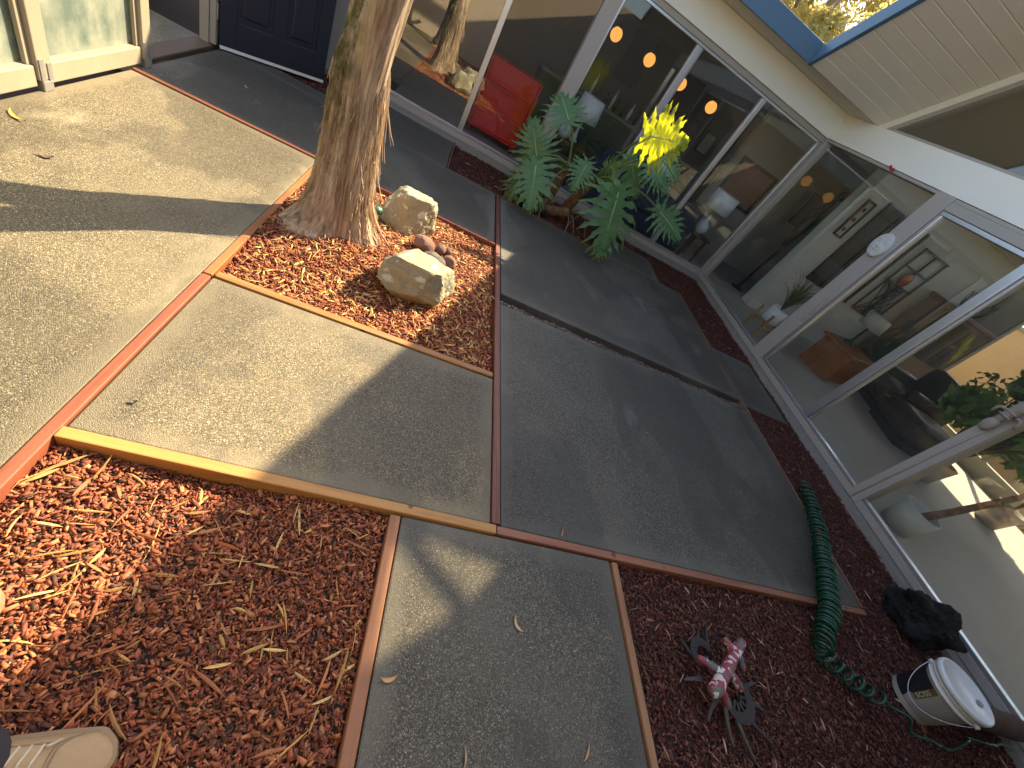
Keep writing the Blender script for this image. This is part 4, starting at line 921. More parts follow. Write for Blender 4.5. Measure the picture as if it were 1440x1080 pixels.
mesh('body', tube(catmull([(3.99, 1.775, 1.08), (3.975, 1.765, 1.17), (3.97, 1.755, 1.30), (3.98, 1.745, 1.45), (3.995, 1.735, 1.62)], 8), [.020+.018*math.sin(math.pi*min(1, i/26)) for i in range(33)], 14), CARV, carv, True)
for k in range(9): mesh('rib', xf(icovf(2), Matrix.Translation((3.957, 1.762, 1.135+.036*k)) @ Matrix.Rotation(.25, 4, 'Y') @ Matrix.Diagonal((.022, .044, .011, 1))), CARV, carv, True)
for s in (-1, 1):
    for z in (1.16, 1.38): mesh('leg', tube(bez((3.985, 1.76+.03*s, z), (3.955, 1.76+.09*s, z+.03), (3.99, 1.76+.085*s, z-.05), 8), .010, 8), CARV, carv, True)

# ------------------------------------------------------------------ rooms behind the glass
def setting(name, x0, x1, y0, y1, z0, z1, m): return tag(box(name, x0, x1, y0, y1, z0, z1, m), kind='structure')
setting('floor_back_room', -2.0, 8.6, 5.57, 9.3, -.10, .012, CARPET); setting('floor_right_room', 4.165, 8.6, -.6, 5.565, -.10, .010, CARPET)
setting('ceiling_back_room', -2.0, 8.6, 5.57, 9.3, 2.40, 2.46, INCEILP)
setting('wall_back_room_inner', 4.25, 8.58, 7.2, 7.3, .0125, 2.399, GREYW); setting('wall_back_room', -2.0, 8.6, 9.3, 9.4, -.1, 2.46, DARKW); setting('wall_back_room_left', -2.1, -2.0, 5.57, 9.4, -.1, 2.46, GREYW)
setting('wall_right_room_end', 4.2, 8.6, -.72, -.6, -.1, 4.0, GREYW)
# outer wall with a wide window
setting('wall_outer', 8.6, 8.7, 5.6, 9.4, -.1, 2.46, GREYW); setting('wall_outer_low', 8.6, 8.7, -.6, 5.6, -.1, .25, GREYW); setting('wall_outer_high', 8.6, 8.7, -.6, 5.6, 2.15, 2.9, GREYW)
setting('wall_outer_pier', 8.6, 8.7, 4.95, 5.6, .251, 2.149, GREYW); setting('wall_outer_pier', 8.6, 8.7, -.6, .4, .251, 2.149, GREYW)
setting('partition_wall', 5.02, 8.58, 5.36, 5.56, .0105, 2.62, PALEW); setting('ceiling_band', 4.17, 8.58, 5.30, 5.359, 2.30, 2.62, PALEW)
ow = empty('side_window', (8.65, 2.7, .25), 'far side window of the right room looking onto a fence', 'window')
for y in (.402, 1.90, 3.40, 4.90): box('mullion', 8.61, 8.69, y, y+.05, .252, 2.148, CREAMW, ow)
for a in (.453, 1.951, 3.451): box('pane', 8.64, 8.646, a, a+1.446, .2525, 2.1475, GLASS, ow)
fence = empty('boundary_wall', (10.2, 3.0, 0), 'plain warm tan wall outside the far side window', 'wall')
FENCE = paint('warm_tan_render', (.70, .46, .24), .8, .06, 2, .15, 80)
box('render', 10.2, 10.35, -2.5, 9.0, -.1, 1.80, FENCE, fence); box('coping', 10.16, 10.39, -2.5, 9.0, 1.801, 1.87, CREAMW, fence, .01)

# blue sofa
NAVYF = paint('navy_upholstery', (.012, .022, .055), .85, .25, 14, .3, 200)
sofa = empty('sofa', (2.7, 6.1, 0), 'navy blue sofa with its back against the back windows', 'sofa')
box('base', 1.84, 3.60, 5.72, 6.52, .06, .30, NAVYF, sofa, .03); box('backrest', 1.841, 3.599, 5.70, 5.90, .301, .74, NAVYF, sofa, .06, 3)
for x in (2.03, 2.52, 3.01): box('seat_cushion', x, x+.48, 5.91, 6.55, .302, .46, NAVYF, sofa, .05, 3)
for x in (1.80, 3.42): box('armrest', x, x+.20, 5.72, 6.53, .30, .60, NAVYF, sofa, .05, 3)
for k, x in enumerate((2.35, 2.80, 3.18)):
    tag(mesh('cushion', xf(icovf(3), Matrix.Translation((x, 6.02, .66)) @ Matrix.Rotation(-.35, 4, 'X') @ Matrix.Diagonal((.17, .06, .17, 1))), paint('black_cushion', (.008, .009, .012), .9, .2) if k == 0 else bpy.data.materials['black_cushion'], None, True),
        ('dark round cushion on the navy sofa, leftmost of three', 'dark round cushion on the navy sofa, middle of three', 'dark round cushion on the navy sofa, nearest the gourd lamp')[k], 'cushion', 'round cushions on the sofa')
# lamps
SHADE = paint('white_lampshade', (.90, .91, .92), .7, .03, 20, .1, 150); SHADEB = paint('beige_lampshade', (.55, .51, .44), .7, .05, 20, .1, 150); CER = paint('white_ceramic', (.75, .77, .78), .25, .04, 6)
DWOOD = grain('dark_red_wood', [(.3, (.05, .018, .012)), (.6, (.12, .04, .025)), (.8, (.17, .06, .035))], 3.0, .4)
def table(name, x, y, w, d, h, m, label, cat='table', rz=0):
    t = empty(name, (x, y, 0), label, cat); mesh('tabletop', rbox(x, y, rz, -w/2, w/2, -d/2, d/2, h-.03, h, .004), m, t)
    for sx in (-1, 1):
        for sy in (-1, 1): mesh('leg', rbox(x, y, rz, sx*(w/2-.04)-.018, sx*(w/2-.04)+.018, sy*(d/2-.04)-.018, sy*(d/2-.04)+.018, .011, h-.031), m, t)
    return t
def lamp(x, y, z, base_prof, shade, sm, bmt, label):
    t = empty('table_lamp', (x, y, z), label, 'lamp'); mesh('base', lathe(base_prof, (x, y, z), 28), bmt, t, True)
    zt = base_prof[-1][1]; mesh('neck', tube([(x, y, z+zt-.005), (x, y, z+shade[0]+.02)], .007, 8), ALU, t)
    mesh('lamp_shade', lathe([(shade[1]-.004, shade[0]), (shade[1], shade[0]), (shade[2], shade[0]+shade[3]), (shade[2]-.004, shade[0]+shade[3])], (x, y, z), 36), sm, t, True); return t
table('side_table', 3.88, 6.02, .34, .40, .40, DWOOD, 'dark red side table carrying the white gourd lamp')
lamp(3.87, 6.02, .401, [(.0, 0), (.05, 0), (.06, .01), (.10, .06), (.105, .11), (.075, .16), (.028, .21), (.018, .26), (.014, .30)], (.37, .195, .185, .25), SHADE, CER, 'white gourd shaped lamp with white drum shade behind the corner window')
table('side_table', 1.43, 6.22, .60, .42, .50, DWOOD, 'dark side table behind the post with white vases and a lamp')
lamp(1.55, 6.28, .501, [(.0, 0), (.06, 0), (.07, .02), (.04, .05), (.02, .12), (.015, .26)], (.28, .185, .155, .27), SHADE, CER, 'white drum shaded lamp behind the upper philodendron leaf')
for k, (x, s) in enumerate(((1.22, .8), (1.37, 1.0))):
    tag(mesh('vase', lathe([(.0, 0), (.05*s, 0), (.085*s, .05*s), (.09*s, .09*s), (.06*s, .15*s), (.03*s, .19*s), (.04*s, .22*s), (.03*s, .222*s)], (x, 6.12, .501), 28), CER, None, True), ('smaller white vase on the side table behind the post', 'larger rounded white vase on the side table')[k], 'vase')
# red shelf
REDL = paint('red_lacquer', (.80, .010, .008), .3, .08, 4, .03)
rs = empty('red_cabinet', (.53, 6.2, 0), 'bright red cabinet with shelves behind the left windows', 'cabinet')
OAK = grain('orange_oak', [(.3, (.20, .075, .022)), (.6, (.34, .135, .04)), (.8, (.44, .19, .065))], 3.0, .4)
RX0, RX1, RY0, RY1 = .20, .86, 6.02, 6.40
box('back', RX0, RX1, RY1-.02, RY1, .10, .86, REDL, rs); box('side', RX0, RX0+.022, RY0, RY1-.021, .10, .86, REDL, rs); box('side', RX1-.022, RX1, RY0, RY1-.021, .10, .86, REDL, rs)
for z in (.10, .35, .60, .838): box('shelf', RX0+.0225, RX1-.0225, RY0+.003, RY1-.021, z, z+.022, REDL, rs)
for z0, z1 in ((.125, .345), (.375, .595), (.625, .835)): box('drawer_front', RX0+.03, RX1-.03, RY0+.03, RY0+.05, z0, z1, REDL, rs, .004)
for x in (RX0+.02, RX1-.05):
    for y in (RY0+.01, RY1-.05): mesh('leg', tube([(x+.015, y+.02, .0125), (x+.015, y+.02, .10)], .014, 8), OAK, rs)
box('trim_board', RX1+.001, RX1+.02, RY0-.01, RY1, .012, .72, OAK, rs)
# counter along the far wall
ct = empty('counter', (2.6, 8.2, 0), 'long dark counter with pale top along the far wall of the back room', 'counter')
box('carcass', 1.0, 4.4, 7.95, 8.5, .012, .88, paint('dark_teal_cabinet', (.035, .05, .055), .5, .15, 3), ct); box('worktop', .98, 4.42, 7.90, 8.52, .881, .925, paint('grey_worktop', (.22, .21, .19), .35, .15, 20), ct, .004)
for k in range(5): box('cabinet_door', 1.05+k*.65, 1.05+k*.65+.62, 7.935, 7.949, .06, .86, bpy.data.materials['dark_teal_cabinet'], ct, .003)
GLB = paint('dark_bottle_glass', (.01, .014, .012), .08, .2, 10); r = random.Random(8)
words = ['first', 'second', 'third', 'fourth', 'fifth', 'sixth', 'seventh', 'eighth', 'ninth', 'tenth']
for k in range(10):
    x = 1.9 + k*.13 + r.uniform(-.03, .03); h = r.uniform(.16, .32); rr = r.uniform(.022, .042)
    tag(mesh('bottle', lathe([(.0, 0), (rr, 0), (rr, h*.6), (rr*.35, h*.78), (rr*.35, h), (.0, h)], (x, 8.1+r.uniform(-.08, .08), .926), 18), GLB if k % 3 else CER, None, True), f'{words[k]} bottle from the left in the row on the far counter', 'bottle', 'bottles on the far counter')
# frames on the far wall
def picture(x0, x1, z0, z1, y, label, fm, am, w=.03):
    t = empty('picture', ((x0+x1)/2, y, z0), label, 'picture'); box('art', x0+w, x1-w, y-.012, y-.006, z0+w, z1-w, am, t)
    box('frame', x0, x0+w, y-.03, y-.001, z0, z1, fm, t); box('frame', x1-w, x1, y-.03, y-.001, z0, z1, fm, t); box('frame', x0+w+.0005, x1-w-.0005, y-.029, y-.002, z0, z0+w, fm, t); box('frame', x0+w+.0005, x1-w-.0005, y-.029, y-.002, z1-w, z1, fm, t); return t
BLK = paint('black_frame', (.012, .011, .010), .4, .2)
DART = paint('dark_art', (.045, .02, .016), .6, .8, 6); PART = paint('pink_art', (.40, .16, .11), .6, .8, 5)
picture(2.35, 2.85, 1.30, 2.05, 9.3, 'tall dark picture between the glowing globe lamps', BLK, DART); picture(3.55, 4.05, 1.25, 2.0, 9.3, 'second tall dark picture on the brown wall right of the globes', BLK, DART)
picture(4.60, 4.9, 1.1, 1.5, 9.3, 'small dark picture low on the brown wall', BLK, PALEW)
picture(4.36, 5.16, .84, 1.50, 7.2, 'large pink and violet painting above the gourd lamp', BLK, PART, .05)
# pendant globes
GLOBE = emit("warm_globe", (1.0, .40, .08), .46)
for k, x in enumerate((1.67, 2.275, 2.885, 3.52)):
    t = empty('pendant_lamp', (x, 7.5, 1.72), ('glowing orange globe lamp hanging furthest left', 'second glowing globe lamp from the left', 'third glowing globe lamp, partly behind the window mullion', 'glowing globe lamp furthest right')[k], 'pendant lamp', 'globe lamps in a row')
    mesh('globe', xf(icovf(3), Matrix.Translation((x, 7.5, 1.72)) @ Matrix.Diagonal((.085, .085, .085, 1))), GLOBE, t, True); mesh('cord', tube([(x, 7.5, 1.80), (x, 7.5, 2.40)], .004, 6), BLK, t)
    mesh('cap', lathe([(.03, 0), (.028, .03), (.01, .04)], (x, 7.5, 1.795), 16), BLK, t, True)
# desk fan, armchair-like print by the corner
fan = empty('desk_fan', (3.62, 6.78, .0), 'grey round fan standing behind the drum shaded lamp', 'fan')
for k in range(9): mesh('grille', tube([(3.62+.02*k*math.cos(a), 6.75, .88+.02*k*math.sin(a)) for a in [i*.2618 for i in range(25)]] if k else [(3.62, 6.75, .88), (3.62, 6.80, .88)], .0022 if k else .02, 6), STEEL, fan)
mesh('stand', tube([(3.62, 6.78, .02), (3.62, 6.78, .88)], .012, 10), STEEL, fan); mesh('foot', lathe([(.13, .013), (.13, .03), (.02, .05)], (3.62, 6.78, 0), 24), STEEL, fan, True)
# black standing sculpture
sc = empty('tall_sculpture', (5.15, 5.95, 0), 'tall thin black metal heron sculpture behind the right windows', 'sculpture')
mesh('foot', lathe([(.11, .013), (.11, .03), (.03, .04)], (5.13, 5.95, 0), 24), BLK, sc, True)
mesh('leg', tube(catmull([(5.12, 5.95, .03), (5.14, 5.93, .5), (5.16, 5.90, .9)], 6), .012, 8), BLK, sc); mesh('leg', tube(catmull([(5.15, 5.95, .03), (5.18, 5.95, .5), (5.22, 5.93, .95)], 6), .012, 8), BLK, sc)
pth = catmull([(5.17, 5.92, .85), (5.16, 5.92, 1.10), (5.20, 5.92, 1.35), (5.24, 5.92, 1.55)], 6); mesh('body', tube(pth, [.02+.065*math.sin(math.pi*(i+.5)/len(pth))**1.2 for i in range(len(pth))], 14), BLK, sc, True)
mesh('neck', tube(catmull([(5.24, 5.92, 1.53), (5.26, 5.92, 1.65), (5.22, 5.92, 1.76), (5.27, 5.92, 1.83)], 6), .012, 8), BLK, sc, True); mesh('head', xf(icovf(2), Matrix.Translation((5.285, 5.92, 1.74)) @ Matrix.Diagonal((.05, .03, .045, 1))), BLK, sc, True)
mesh('music_board', rbox(5.02, 5.98, .1, -.10, .12, -.01, .01, 1.15, 1.62), BLK, sc)
# art on the partition
picture(5.11, 5.265, 1.36, 1.87, 5.358, 'narrow black framed print with three small figures on the partition', BLK, paint('cream_print_paper', (.50, .44, .38), .7, .05), .022)
bt = [mesh('motif', xf(icovf(2), Matrix.Translation((5.187, 5.343, z)) @ Matrix.Diagonal((.03, .003, .028, 1))), BLK, [o for o in bpy.data.objects if o.get('label', '').startswith('narrow black framed')][0], True) for z in (1.47, 1.61, 1.75)]
dkw = empty('dark_doorway', (5.75, 5.35, 0), 'dark paned cabinet door in the partition behind the plaque', 'cabinet door')
box('panel', 5.40, 6.35, 5.335, 5.359, .75, 1.98, paint('dark_panel', (.03, .022, .018), .4, .3, 8), dkw)
for x in (5.40, 5.70, 6.0, 6.30): box('stile', x, x+.035, 5.32, 5.3345, .75, 1.98, BLK, dkw)
for z in (.75, 1.1, 1.45, 1.80): box('rail', 5.40, 6.335, 5.312, 5.3195, z, z+.03, BLK, dkw)
# plant on a wooden stand
psd = empty('plant_stand', (4.50, 4.32, 0), 'light wooden stand holding a white pot behind the right window', 'plant stand')
YW = grain('light_wood', [(.3, (.36, .22, .09)), (.6, (.5, .33, .15)), (.8, (.6, .42, .2))], 3.0, .5, 2)
for sx in (-1, 1):
    for sy in (-1, 1): box('leg', 4.50+sx*.13-.013, 4.50+sx*.13+.013, 4.32+sy*.13-.013, 4.32+sy*.13+.013, .011, .36, YW, psd)
for s in (-1, 1): box('crossbar', 4.38, 4.62, 4.32+s*.13-.010, 4.32+s*.13+.010, .17, .20, YW, psd); box('crossbar', 4.50+s*.13-.010, 4.50+s*.13+.010, 4.204, 4.436, .205, .23, YW, psd)
pp = empty('potted_plant', (4.50, 4.32, .2), 'grassy green plant in a white pot on the wooden stand', 'plant')
mesh('pot', lathe([(.0, .232), (.095, .232), (.115, .25), (.118, .44), (.108, .44), (.105, .42), (.0, .42)], (4.50, 4.32, 0), 32), CER, pp, True)
GRASSL = leaf_mat('grassy_leaf', (.06, .09, .025), (.19, .21, .07), (.3, .35, .06), .45, .3, 6)
def grassy(cx, cy, cz, n, L, spread, seed, m, parent, name='leaf', w=.007):
    r = random.Random(seed)
    for k in range(n):
        a = r.uniform(0, 6.28); l = L*r.uniform(.6, 1.15); sp = spread*r.uniform(.2, 1); q = bez((cx, cy, cz), (cx+sp*.4*math.cos(a), cy+sp*.4*math.sin(a), cz+l*.85), (cx+sp*math.cos(a), cy+sp*math.sin(a), cz+l*r.uniform(.35, .95)), 8)
        mesh(name, flat(q, [w*(1-.85*abs(2*i/7-.8)) for i in range(8)], .001), m, parent)
grassy(4.50, 4.32, .42, 70, .62, .38, 4, GRASSL, pp)
# desk and seating in the right room
dk = empty('desk', (5.75, 4.2, 0), 'orange brown wooden desk behind the right sliding window', 'desk')
OAKD = grain('orange_desk_wood', [(.3, (.26, .085, .018)), (.6, (.42, .15, .035)), (.8, (.52, .21, .06))], 2.0, .4, 2)
DX, DY, DR = 5.54, 4.15, .33
mesh('end_panel', rbox(DX, DY, DR, 0, .03, -.23, .23, .012, .44, .003), OAKD, dk); mesh('end_panel', rbox(DX, DY, DR, .80, .83, -.23, .23, .012, .44, .003), OAKD, dk)
mesh('front_panel', rbox(DX, DY, DR, .033, .797, -.228, -.20, .012, .438), OAKD, dk); mesh('desktop', rbox(DX, DY, DR, -.05, .88, -.27, .27, .441, .475, .005), OAKD, dk)
lamp(5.95, 4.42, .476, [(.0, 0), (.07, 0), (.07, .02), (.02, .05), (.018, .20), (.015, .28)], (.29, .16, .135, .19), SHADEB, BLK, 'desk lamp with beige tapered shade on the orange desk')
oc = empty('office_chair', (6.45, 4.3, 0), 'black rounded office chair at the orange desk', 'chair')
mesh('backrest', xf(icovf(3), Matrix.Translation((6.55, 4.42, .70)) @ Matrix.Diagonal((.06, .20, .22, 1))), BLK, oc, True); mesh('seat', xf(icovf(3), Matrix.Translation((6.45, 4.35, .45)) @ Matrix.Diagonal((.23, .23, .05, 1))), BLK, oc, True)
mesh('column', tube([(6.45, 4.35, .08), (6.45, 4.35, .44)], .025, 10), STEEL, oc)
for k in range(5): mesh('foot', tube([(6.45, 4.35, .08), (6.45+.27*math.cos(k*1.257), 4.35+.27*math.sin(k*1.257), .035)], .016, 8), BLK, oc)
LEA = paint('dark_brown_leather', (.050, .036, .027), .45, .25, 8, .25, 60)
def armchair(x, y, rz, label, back):
    t = empty('armchair' if back else 'ottoman', (x, y, 0), label, 'armchair' if back else 'ottoman')
    mesh('seat', rbox(x, y, rz, -.36, .36, -.38, .38, .10, .42, .12, 5), LEA, t); mesh('base', rbox(x, y, rz, -.30, .30, -.32, .32, .012, .099), BLK, t)
    mesh('piping', rbox(x, y, rz, -.363, .363, -.383, .383, .30, .315), LEA, t)
    if back:
        mesh('backrest', rbox(x, y, rz, .22, .46, -.38, .38, .30, .86, .11, 5), LEA, t)
        for s in (-1, 1): mesh('armrest', rbox(x, y, rz, -.34, .36, s*.44-.09, s*.44+.09, .10, .56, .08, 5), LEA, t)
armchair(7.0, 4.0, -.3, 'dark brown leather armchair in the right room', True); armchair(6.62, 3.30, -.3, 'dark brown leather ottoman nearer the window than the armchair', False)
# iron wall art on the partition and a fireplace-like cabinet
ia = empty('iron_wall_art', (6.6, 5.35, .95), 'black iron lattice wall art with twisted branches on the partition wall', 'wall art')
for x in (6.50, 6.78, 7.06): box('bar', x, x+.025, 5.320, 5.340, .75, 1.85, BLK, ia)
for z in (.75, 1.30, 1.55, 1.825): box('bar', 6.50, 7.085, 5.308, 5.3195, z, z+.025, BLK, ia)
r = random.Random(2)
for k in range(16): mesh('twig', tube(bez((6.52+r.uniform(0, .5), 5.33, .78), (6.52+r.uniform(0, .55), 5.31, 1.0), (6.52+r.uniform(0, .55), 5.33, 1.3), 8), .008, 6), BLK, ia)
mesh('copper_disc', xf(icovf(3), Matrix.Translation((6.75, 5.31, 1.42)) @ Matrix.Diagonal((.11, .02, .11, 1))), paint('copper', (.30, .09, .035), .35, .2, 10, metal=.6), ia, True)
fp = empty('display_cabinet', (7.9, 5.0, 0), 'dark paned display cabinet with a basket on top in the right room', 'cabinet')
box('carcass', 7.35, 8.5, 4.92, 5.30, .012, 1.45, DARKW, fp); box('cornice', 7.30, 8.55, 4.87, 5.302, 1.451, 1.52, DWOOD, fp, .01)
for x in (7.38, 7.76, 8.14): box('pane', x, x+.33, 4.905, 4.918, .7, 1.40, paint('dark_pane', (.02, .025, .025), .1, .2) if x < 7.4 else bpy.data.materials['dark_pane'], fp)
bsk = empty('basket', (7.9, 5.08, 1.521), 'wire basket on top of the display cabinet', 'basket')
for k in range(12): mesh('wire', tube(bez((7.9+.10*math.cos(k*.5236), 5.08+.10*math.sin(k*.5236), 1.525), (7.9+.26*math.cos(k*.5236), 5.08+.18*math.sin(k*.5236), 1.60), (7.9+.24*math.cos(k*.5236+.4), 5.08+.17*math.sin(k*.5236+.4), 1.80), 8), .006, 6), BLK, bsk)
# white cylinder planter just behind the lowest right pane
cpn = empty('cylinder_planter', (4.52, 1.62, 0), 'white cylinder planter with a bare stem behind the lowest right pane', 'planter')
mesh('pot', lathe([(.0, .012), (.125, .012), (.150, .26), (.138, .26), (.130, .20), (.0, .20)], (4.52, 1.62, 0), 40), paint('off_white_pot', (.60, .59, .52), .5, .05, 8), cpn, True)
mesh('stem', tube(catmull([(4.54, 1.60, .19), (4.62, 1.58, .36), (4.74, 1.57, .60), (4.90, 1.56, .9)], 6), [.035-.0008*i for i in range(19)], 12), PSTEM, cpn, True)
tag(leaf_cloud('foliage', [(4.90+.12*math.cos(k*2.1), 1.56+.12*math.sin(k*2.1), .95+.06*k, .16) for k in range(6)], 420, .07, PHILO, cpn, 31), None, None, None, 'stuff')
# big leafy house plants behind the lower right panes
LUSH = leaf_mat('lush_indoor_leaf', (.06, .13, .035), (.16, .28, .08), (.35, .5, .08), .35, .35, 5)
def house_plant(x, y, h, seed, label, rad, size, n, m):
    t = empty('house_plant', (x, y, 0), label, 'plant'); mesh('pot', lathe([(.0, .012), (.12, .012), (.16, .30), (.145, .30), (.14, .26), (.0, .26)], (x, y, 0), 28), GREYW, t, True)
    r = random.Random(seed); cs = []
    for k in range(9):
        a = r.uniform(0, 6.28); d = rad*r.uniform(.2, 1); e = (x+d*math.cos(a), y+d*math.sin(a), h*r.uniform(.45, 1)); cs.append(e + (r.uniform(.14, .26),))
        mesh('branch', tube(bez((x, y, .25), (x+.2*d*math.cos(a), y+.2*d*math.sin(a), h*.55), e, 10), .007, 6), DWOOD, t)
    tag(leaf_cloud('foliage', cs, n, size, m, t, seed), None, None, None, 'stuff')
house_plant(7.35, 3.30, 1.45, 3, 'dark small leaved indoor tree before the far side window', .42, .055, 620, SHRUB)
house_plant(6.25, 2.62, 1.45, 6, 'lush green house plant behind the carved lizard post', .45, .085, 1500, LUSH)
house_plant(7.2, 2.25, 1.7, 7, 'second lush house plant nearer the far side window', .5, .08, 1300, LUSH)

# ------------------------------------------------------------------ beyond the atrium
ot = empty('garden_tree', (8.5, 15.5, 0), 'tall sunlit yellow green tree seen through the roof opening', 'tree')
mesh('trunk', tube(catmull([(8.5, 15.5, -.1), (8.6, 15.4, 2.0), (8.3, 15.6, 4.0), (8.6, 15.5, 6.5)], 8), [.32-.008*i for i in range(25)], 14), BARK, ot, True)
r = random.Random(12); cl = []
for k in range(120):
    a = r.uniform(0, 6.28); rad = 3.9*r.uniform(0, 1)**.5; z = r.uniform(3.0, 8.8); f = 1-abs(z-5.6)/4.2
    cl.append((8.3+rad*math.cos(a)*(.5+.6*f), 15.5+rad*math.sin(a)*(.5+.6*f), z, r.uniform(.35, .75)))
for k in range(7):
    c = cl[k*9]; mesh('branch', tube(bez((8.45, 15.5, 3.5), ((8.45+c[0])/2, (15.5+c[1])/2, c[2]-.2), c[:3], 10), [.10-.008*i for i in range(10)], 8), BARK, ot, True)
tag(leaf_cloud('crown', cl, 60000, .085, CROWN, ot, 4), None, None, None, 'stuff')
for k, (x, y, h, lab_) in enumerate(((-2.75, 4.75, 1.2, 'dark green shrub beyond the open doorway'), (-3.2, 5.6, 1.6, 'taller shrub further along beyond the doorway'))):
    t = empty('shrub', (x, y, 0), lab_, 'shrub')
    for q in range(5): mesh('stem', tube([(x, y, -.1), (x+.25*math.cos(q*1.3), y+.25*math.sin(q*1.3), h*.8)], .014, 7), DWOOD, t)
    tag(leaf_cloud('foliage', [(x+r.uniform(-.35, .35), y+r.uniform(-.35, .35), r.uniform(.2, h), .25) for _ in range(16)], 2600, .045, SHRUB, t, 20+k), None, None, None, 'stuff')

# ------------------------------------------------------------------ the photographer
person = empty('person', (-.62, .22, -.04), 'person in tan lace up shoes and dark grey trousers standing on the mulch', 'person')
LEATHER = paint('tan_suede', (.42, .29, .155), .75, .22, 14, .3, 90); SOLE = paint('gum_sole', (.30, .21, .12), .7, .2, 20); LACE = paint('pale_lace', (.62, .54, .40), .8, .1, 40)
JEAN = paint('dark_grey_denim', (.055, .055, .06), .85, .25, 60, .4, 300); SHIRT = paint('grey_shirt', (.2, .2, .21), .85, .1, 20); SKIN = paint('skin', (.45, .27, .19), .5, .06, 10); HAIR = paint('brown_hair', (.05, .03, .02), .6, .2, 40)
def shoe(tx, ty, rz, z0):
    """toe at (tx,ty), pointing along rz"""
    M = Matrix.Translation((tx, ty, z0)) @ Matrix.Rotation(rz, 4, 'Z'); L = .295
    def half(s):   # s 0 toe .. 1 heel: half width
        return .050*(max(0, min(1, s/.13))**.5)*(1-.10*max(0, s-.35)/.3 if s < .65 else .90) * (1 if s < .9 else (max(0, 1-(s-.9)/.105))**.5)
    def top(s): return .040 + .026*min(1, s/.30) + (.050*max(0, (s-.28)/.32) if s < .60 else .050)
    V, F = [], []; NS, NK = 34, 14
    for i in range(NS+1):
        s = i/NS; h = max(.004, half(s)); tp = top(s)
        for k in range(NK+1):
            a = math.pi*k/NK; pw_ = .62
            y = h*math.copysign(abs(math.cos(a))**pw_, math.cos(a)); z = .028 + (tp-.028)*math.sin(a)**.85
            x = -s*L - .004*math.sin(a)
            if s < .14: z = .028 + (z-.028)*(.35+.65*(s/.14)**.6)
            V.append(tuple(M @ Vector((x, y*(1-.25*(z/.13)), z))))
    for i in range(NS):
        for k in range(NK): F.append((i*(NK+1)+k, i*(NK+1)+k+1, (i+1)*(NK+1)+k+1, (i+1)*(NK+1)+k))
    up = mesh('shoe', (V, F), LEATHER, person, True)
    V, F = [], []; ring_ = []
    for i in range(NS+1): ring_.append((-i/NS*L+.004*(1-2*i/NS), half(i/NS)+.006))
    out = [(x, y) for x, y in ring_] + [(x, -y) for x, y in reversed(ring_)]; n = len(out)
    for z, g in ((0, .97), (.006, 1.0), (.024, 1.0), (.031, .985)):
        for x, y in out: V.append(tuple(M @ Vector((x, y*g, z))))
    for j in range(3):
        for i in range(n): F.append((j*n+i, j*n+(i+1) % n, (j+1)*n+(i+1) % n, (j+1)*n+i))
    F += [tuple(range(n-1, -1, -1)), tuple(3*n+i for i in range(n))]
    mesh('sole', (V, F), SOLE, up)
    # toe cap seam, side seams, laces
    def on(s, k):   # point on the upper
        a = math.pi*k; h = half(s); tp = top(s); y = h*math.copysign(abs(math.cos(a))**.62, math.cos(a)); z = .028 + (tp-.028)*math.sin(a)**.85
        if s < .14: z = .028 + (z-.028)*(.35+.65*(s/.14)**.6)
        return M @ Vector((-s*L-.004*math.sin(a), y*(1-.25*(z/.13)), z+.002))
    mesh('toe_seam', tube([on(.14+.16*math.sin(math.pi*k/16)**.7 if True else 0, .02+.96*k/16) for k in range(17)], .0016, 6), SOLE, up)
    mesh('toe_seam', tube([on(.15+.17*math.sin(math.pi*k/16)**.7, .02+.96*k/16) for k in range(17)], .0014, 6), SOLE, up)
    for sgn in (.30, .70): mesh('eyelet_seam', tube([on(.33+.30*k/8, sgn) for k in range(9)], .0015, 6), SOLE, up)
    for q in range(5):
        s = .37+.055*q; mesh('lace', tube([on(s, .32), on(s+.012, .5)+Vector((0, 0, .004)), on(s+.03, .68)], .0026, 6), LACE, up)
    mesh('lace_bow', tube(bez(on(.36, .34), on(.33, .40)+Vector((0, 0, .03)), on(.30, .25)+Vector((0, 0, .006)), 10), .0022, 6), LACE, up)
    return M @ Vector((-.215, 0, .09))
zA = -.045
a1 = shoe(-.192, .085, math.radians(6), zA); a2 = shoe(-.545, .335, math.radians(10), zA)
# one continuous skinned body, coloured by region
pts = {'pelvis': (-.66, .20, .93, .125, .105), 'waist': (-.665, .20, 1.08, .12, .10), 'chest': (-.66, .20, 1.28, .145, .11), 'neckb': (-.645, .20, 1.45, .065, .06), 'neck': (-.625, .20, 1.52, .05, .05), 'head': (-.60, .20, 1.62, .078, .09), 'crown': (-.60, .20, 1.71, .05, .06),
       'rhip': (-.65, .115, .88, .085, .085), 'rknee': (-.52, .10, .47, .062, .062), 'rank': (a1.x, a1.y, .085, .050, .052), 'lhip': (-.66, .285, .88, .085, .085), 'lknee': (-.685, .30, .47, .062, .062), 'lank': (a2.x, a2.y, .085, .050, .052),
       'rsh': (-.65, .03, 1.40, .055, .055), 'rel': (-.55, -.06, 1.18, .042, .042), 'rwr': (-.36, .02, 1.26, .028, .028), 'rha': (-.29, .045, 1.29, .030, .018), 'lsh': (-.65, .37, 1.40, .055, .055), 'lel': (-.56, .44, 1.17, .042, .042), 'lwr': (-.37, .30, 1.24, .028, .028), 'lha': (-.30, .27, 1.27, .030, .018)}
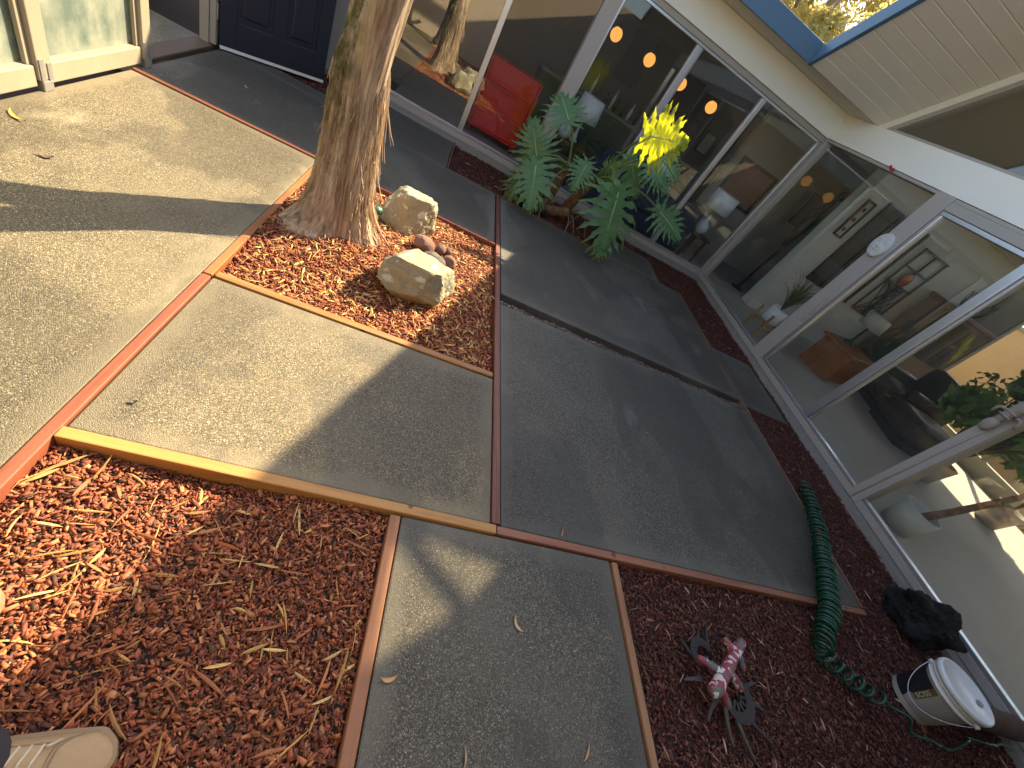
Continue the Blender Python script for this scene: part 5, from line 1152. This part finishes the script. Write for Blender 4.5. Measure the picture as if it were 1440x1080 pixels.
ed = [('pelvis','waist'),('waist','chest'),('chest','neckb'),('neckb','neck'),('neck','head'),('head','crown'),('pelvis','rhip'),('rhip','rknee'),('rknee','rank'),('pelvis','lhip'),('lhip','lknee'),('lknee','lank'),('chest','rsh'),('rsh','rel'),('rel','rwr'),('rwr','rha'),('chest','lsh'),('lsh','lel'),('lel','lwr'),('lwr','lha')]
for side, s in (('r', 1), ('l', -1)):
    hx, hy, hz = pts[side+'ha'][:3]
    for k in range(4):
        o_ = (k-1.5)*.020; pts[f'{side}f{k}a'] = (hx+.045, hy+o_*.7, hz+.012+.004*k, .0095, .0095); pts[f'{side}f{k}b'] = (hx+.075-.004*abs(k-1), hy+o_*.7+s*.012, hz+.015, .0085, .0085)
        ed += [(side+'ha', f'{side}f{k}a'), (f'{side}f{k}a', f'{side}f{k}b')]
    pts[side+'t'] = (hx+.02, hy+s*.035, hz+.030, .010, .010); ed.append((side+'ha', side+'t'))
names = list(pts); me = bpy.data.meshes.new('body'); me.from_pydata([pts[k][:3] for k in names], [(names.index(a), names.index(b)) for a, b in ed], [])
body = bpy.data.objects.new('body', me); COL.objects.link(body); md = body.modifiers.new('skin', 'SKIN')
if not me.skin_vertices: me.skin_vertices.new()
for i, k in enumerate(names):
    sv = me.skin_vertices[0].data[i]; sv.radius = pts[k][3:5]; sv.use_root = (k == 'pelvis')
body.modifiers.new('sub', 'SUBSURF').levels = 2
dg = bpy.context.evaluated_depsgraph_get(); me2 = bpy.data.meshes.new_from_object(body.evaluated_get(dg)); bpy.data.objects.remove(body)
for m in (JEAN, SHIRT, SKIN, HAIR): me2.materials.append(m)
for p in me2.polygons:
    c = p.center; p.use_smooth = True
    p.material_index = 0 if c.z < .98 else (2 if (c.z > 1.475 or c.x > -.40) else 1)
    if c.z > 1.66 or (c.z > 1.56 and c.x < -.63): p.material_index = 3
body = bpy.data.objects.new('body', me2); link(body, person)
for s in (-1, 1): mesh('eye', xf(icovf(2), Matrix.Translation((-.522, .20+.03*s, 1.625)) @ Matrix.Diagonal((.012, .012, .012, 1))), CER, person, True)
mesh('nose', xf(icovf(2), Matrix.Translation((-.515, .20, 1.595)) @ Matrix.Diagonal((.018, .013, .024, 1))), SKIN, person, True)
for s in (-1, 1): mesh('ear', xf(icovf(2), Matrix.Translation((-.605, .20+.078*s, 1.615)) @ Matrix.Diagonal((.018, .010, .030, 1))), SKIN, person, True)
for nm, a_ in (('trouser_cuff', a1), ('trouser_cuff', a2)):
    mesh(nm, tube([(a_.x-.005, a_.y, .135), (a_.x-.003, a_.y, .10), (a_.x, a_.y, .055)], [.062, .066, .068], 20, False), JEAN, person, True)
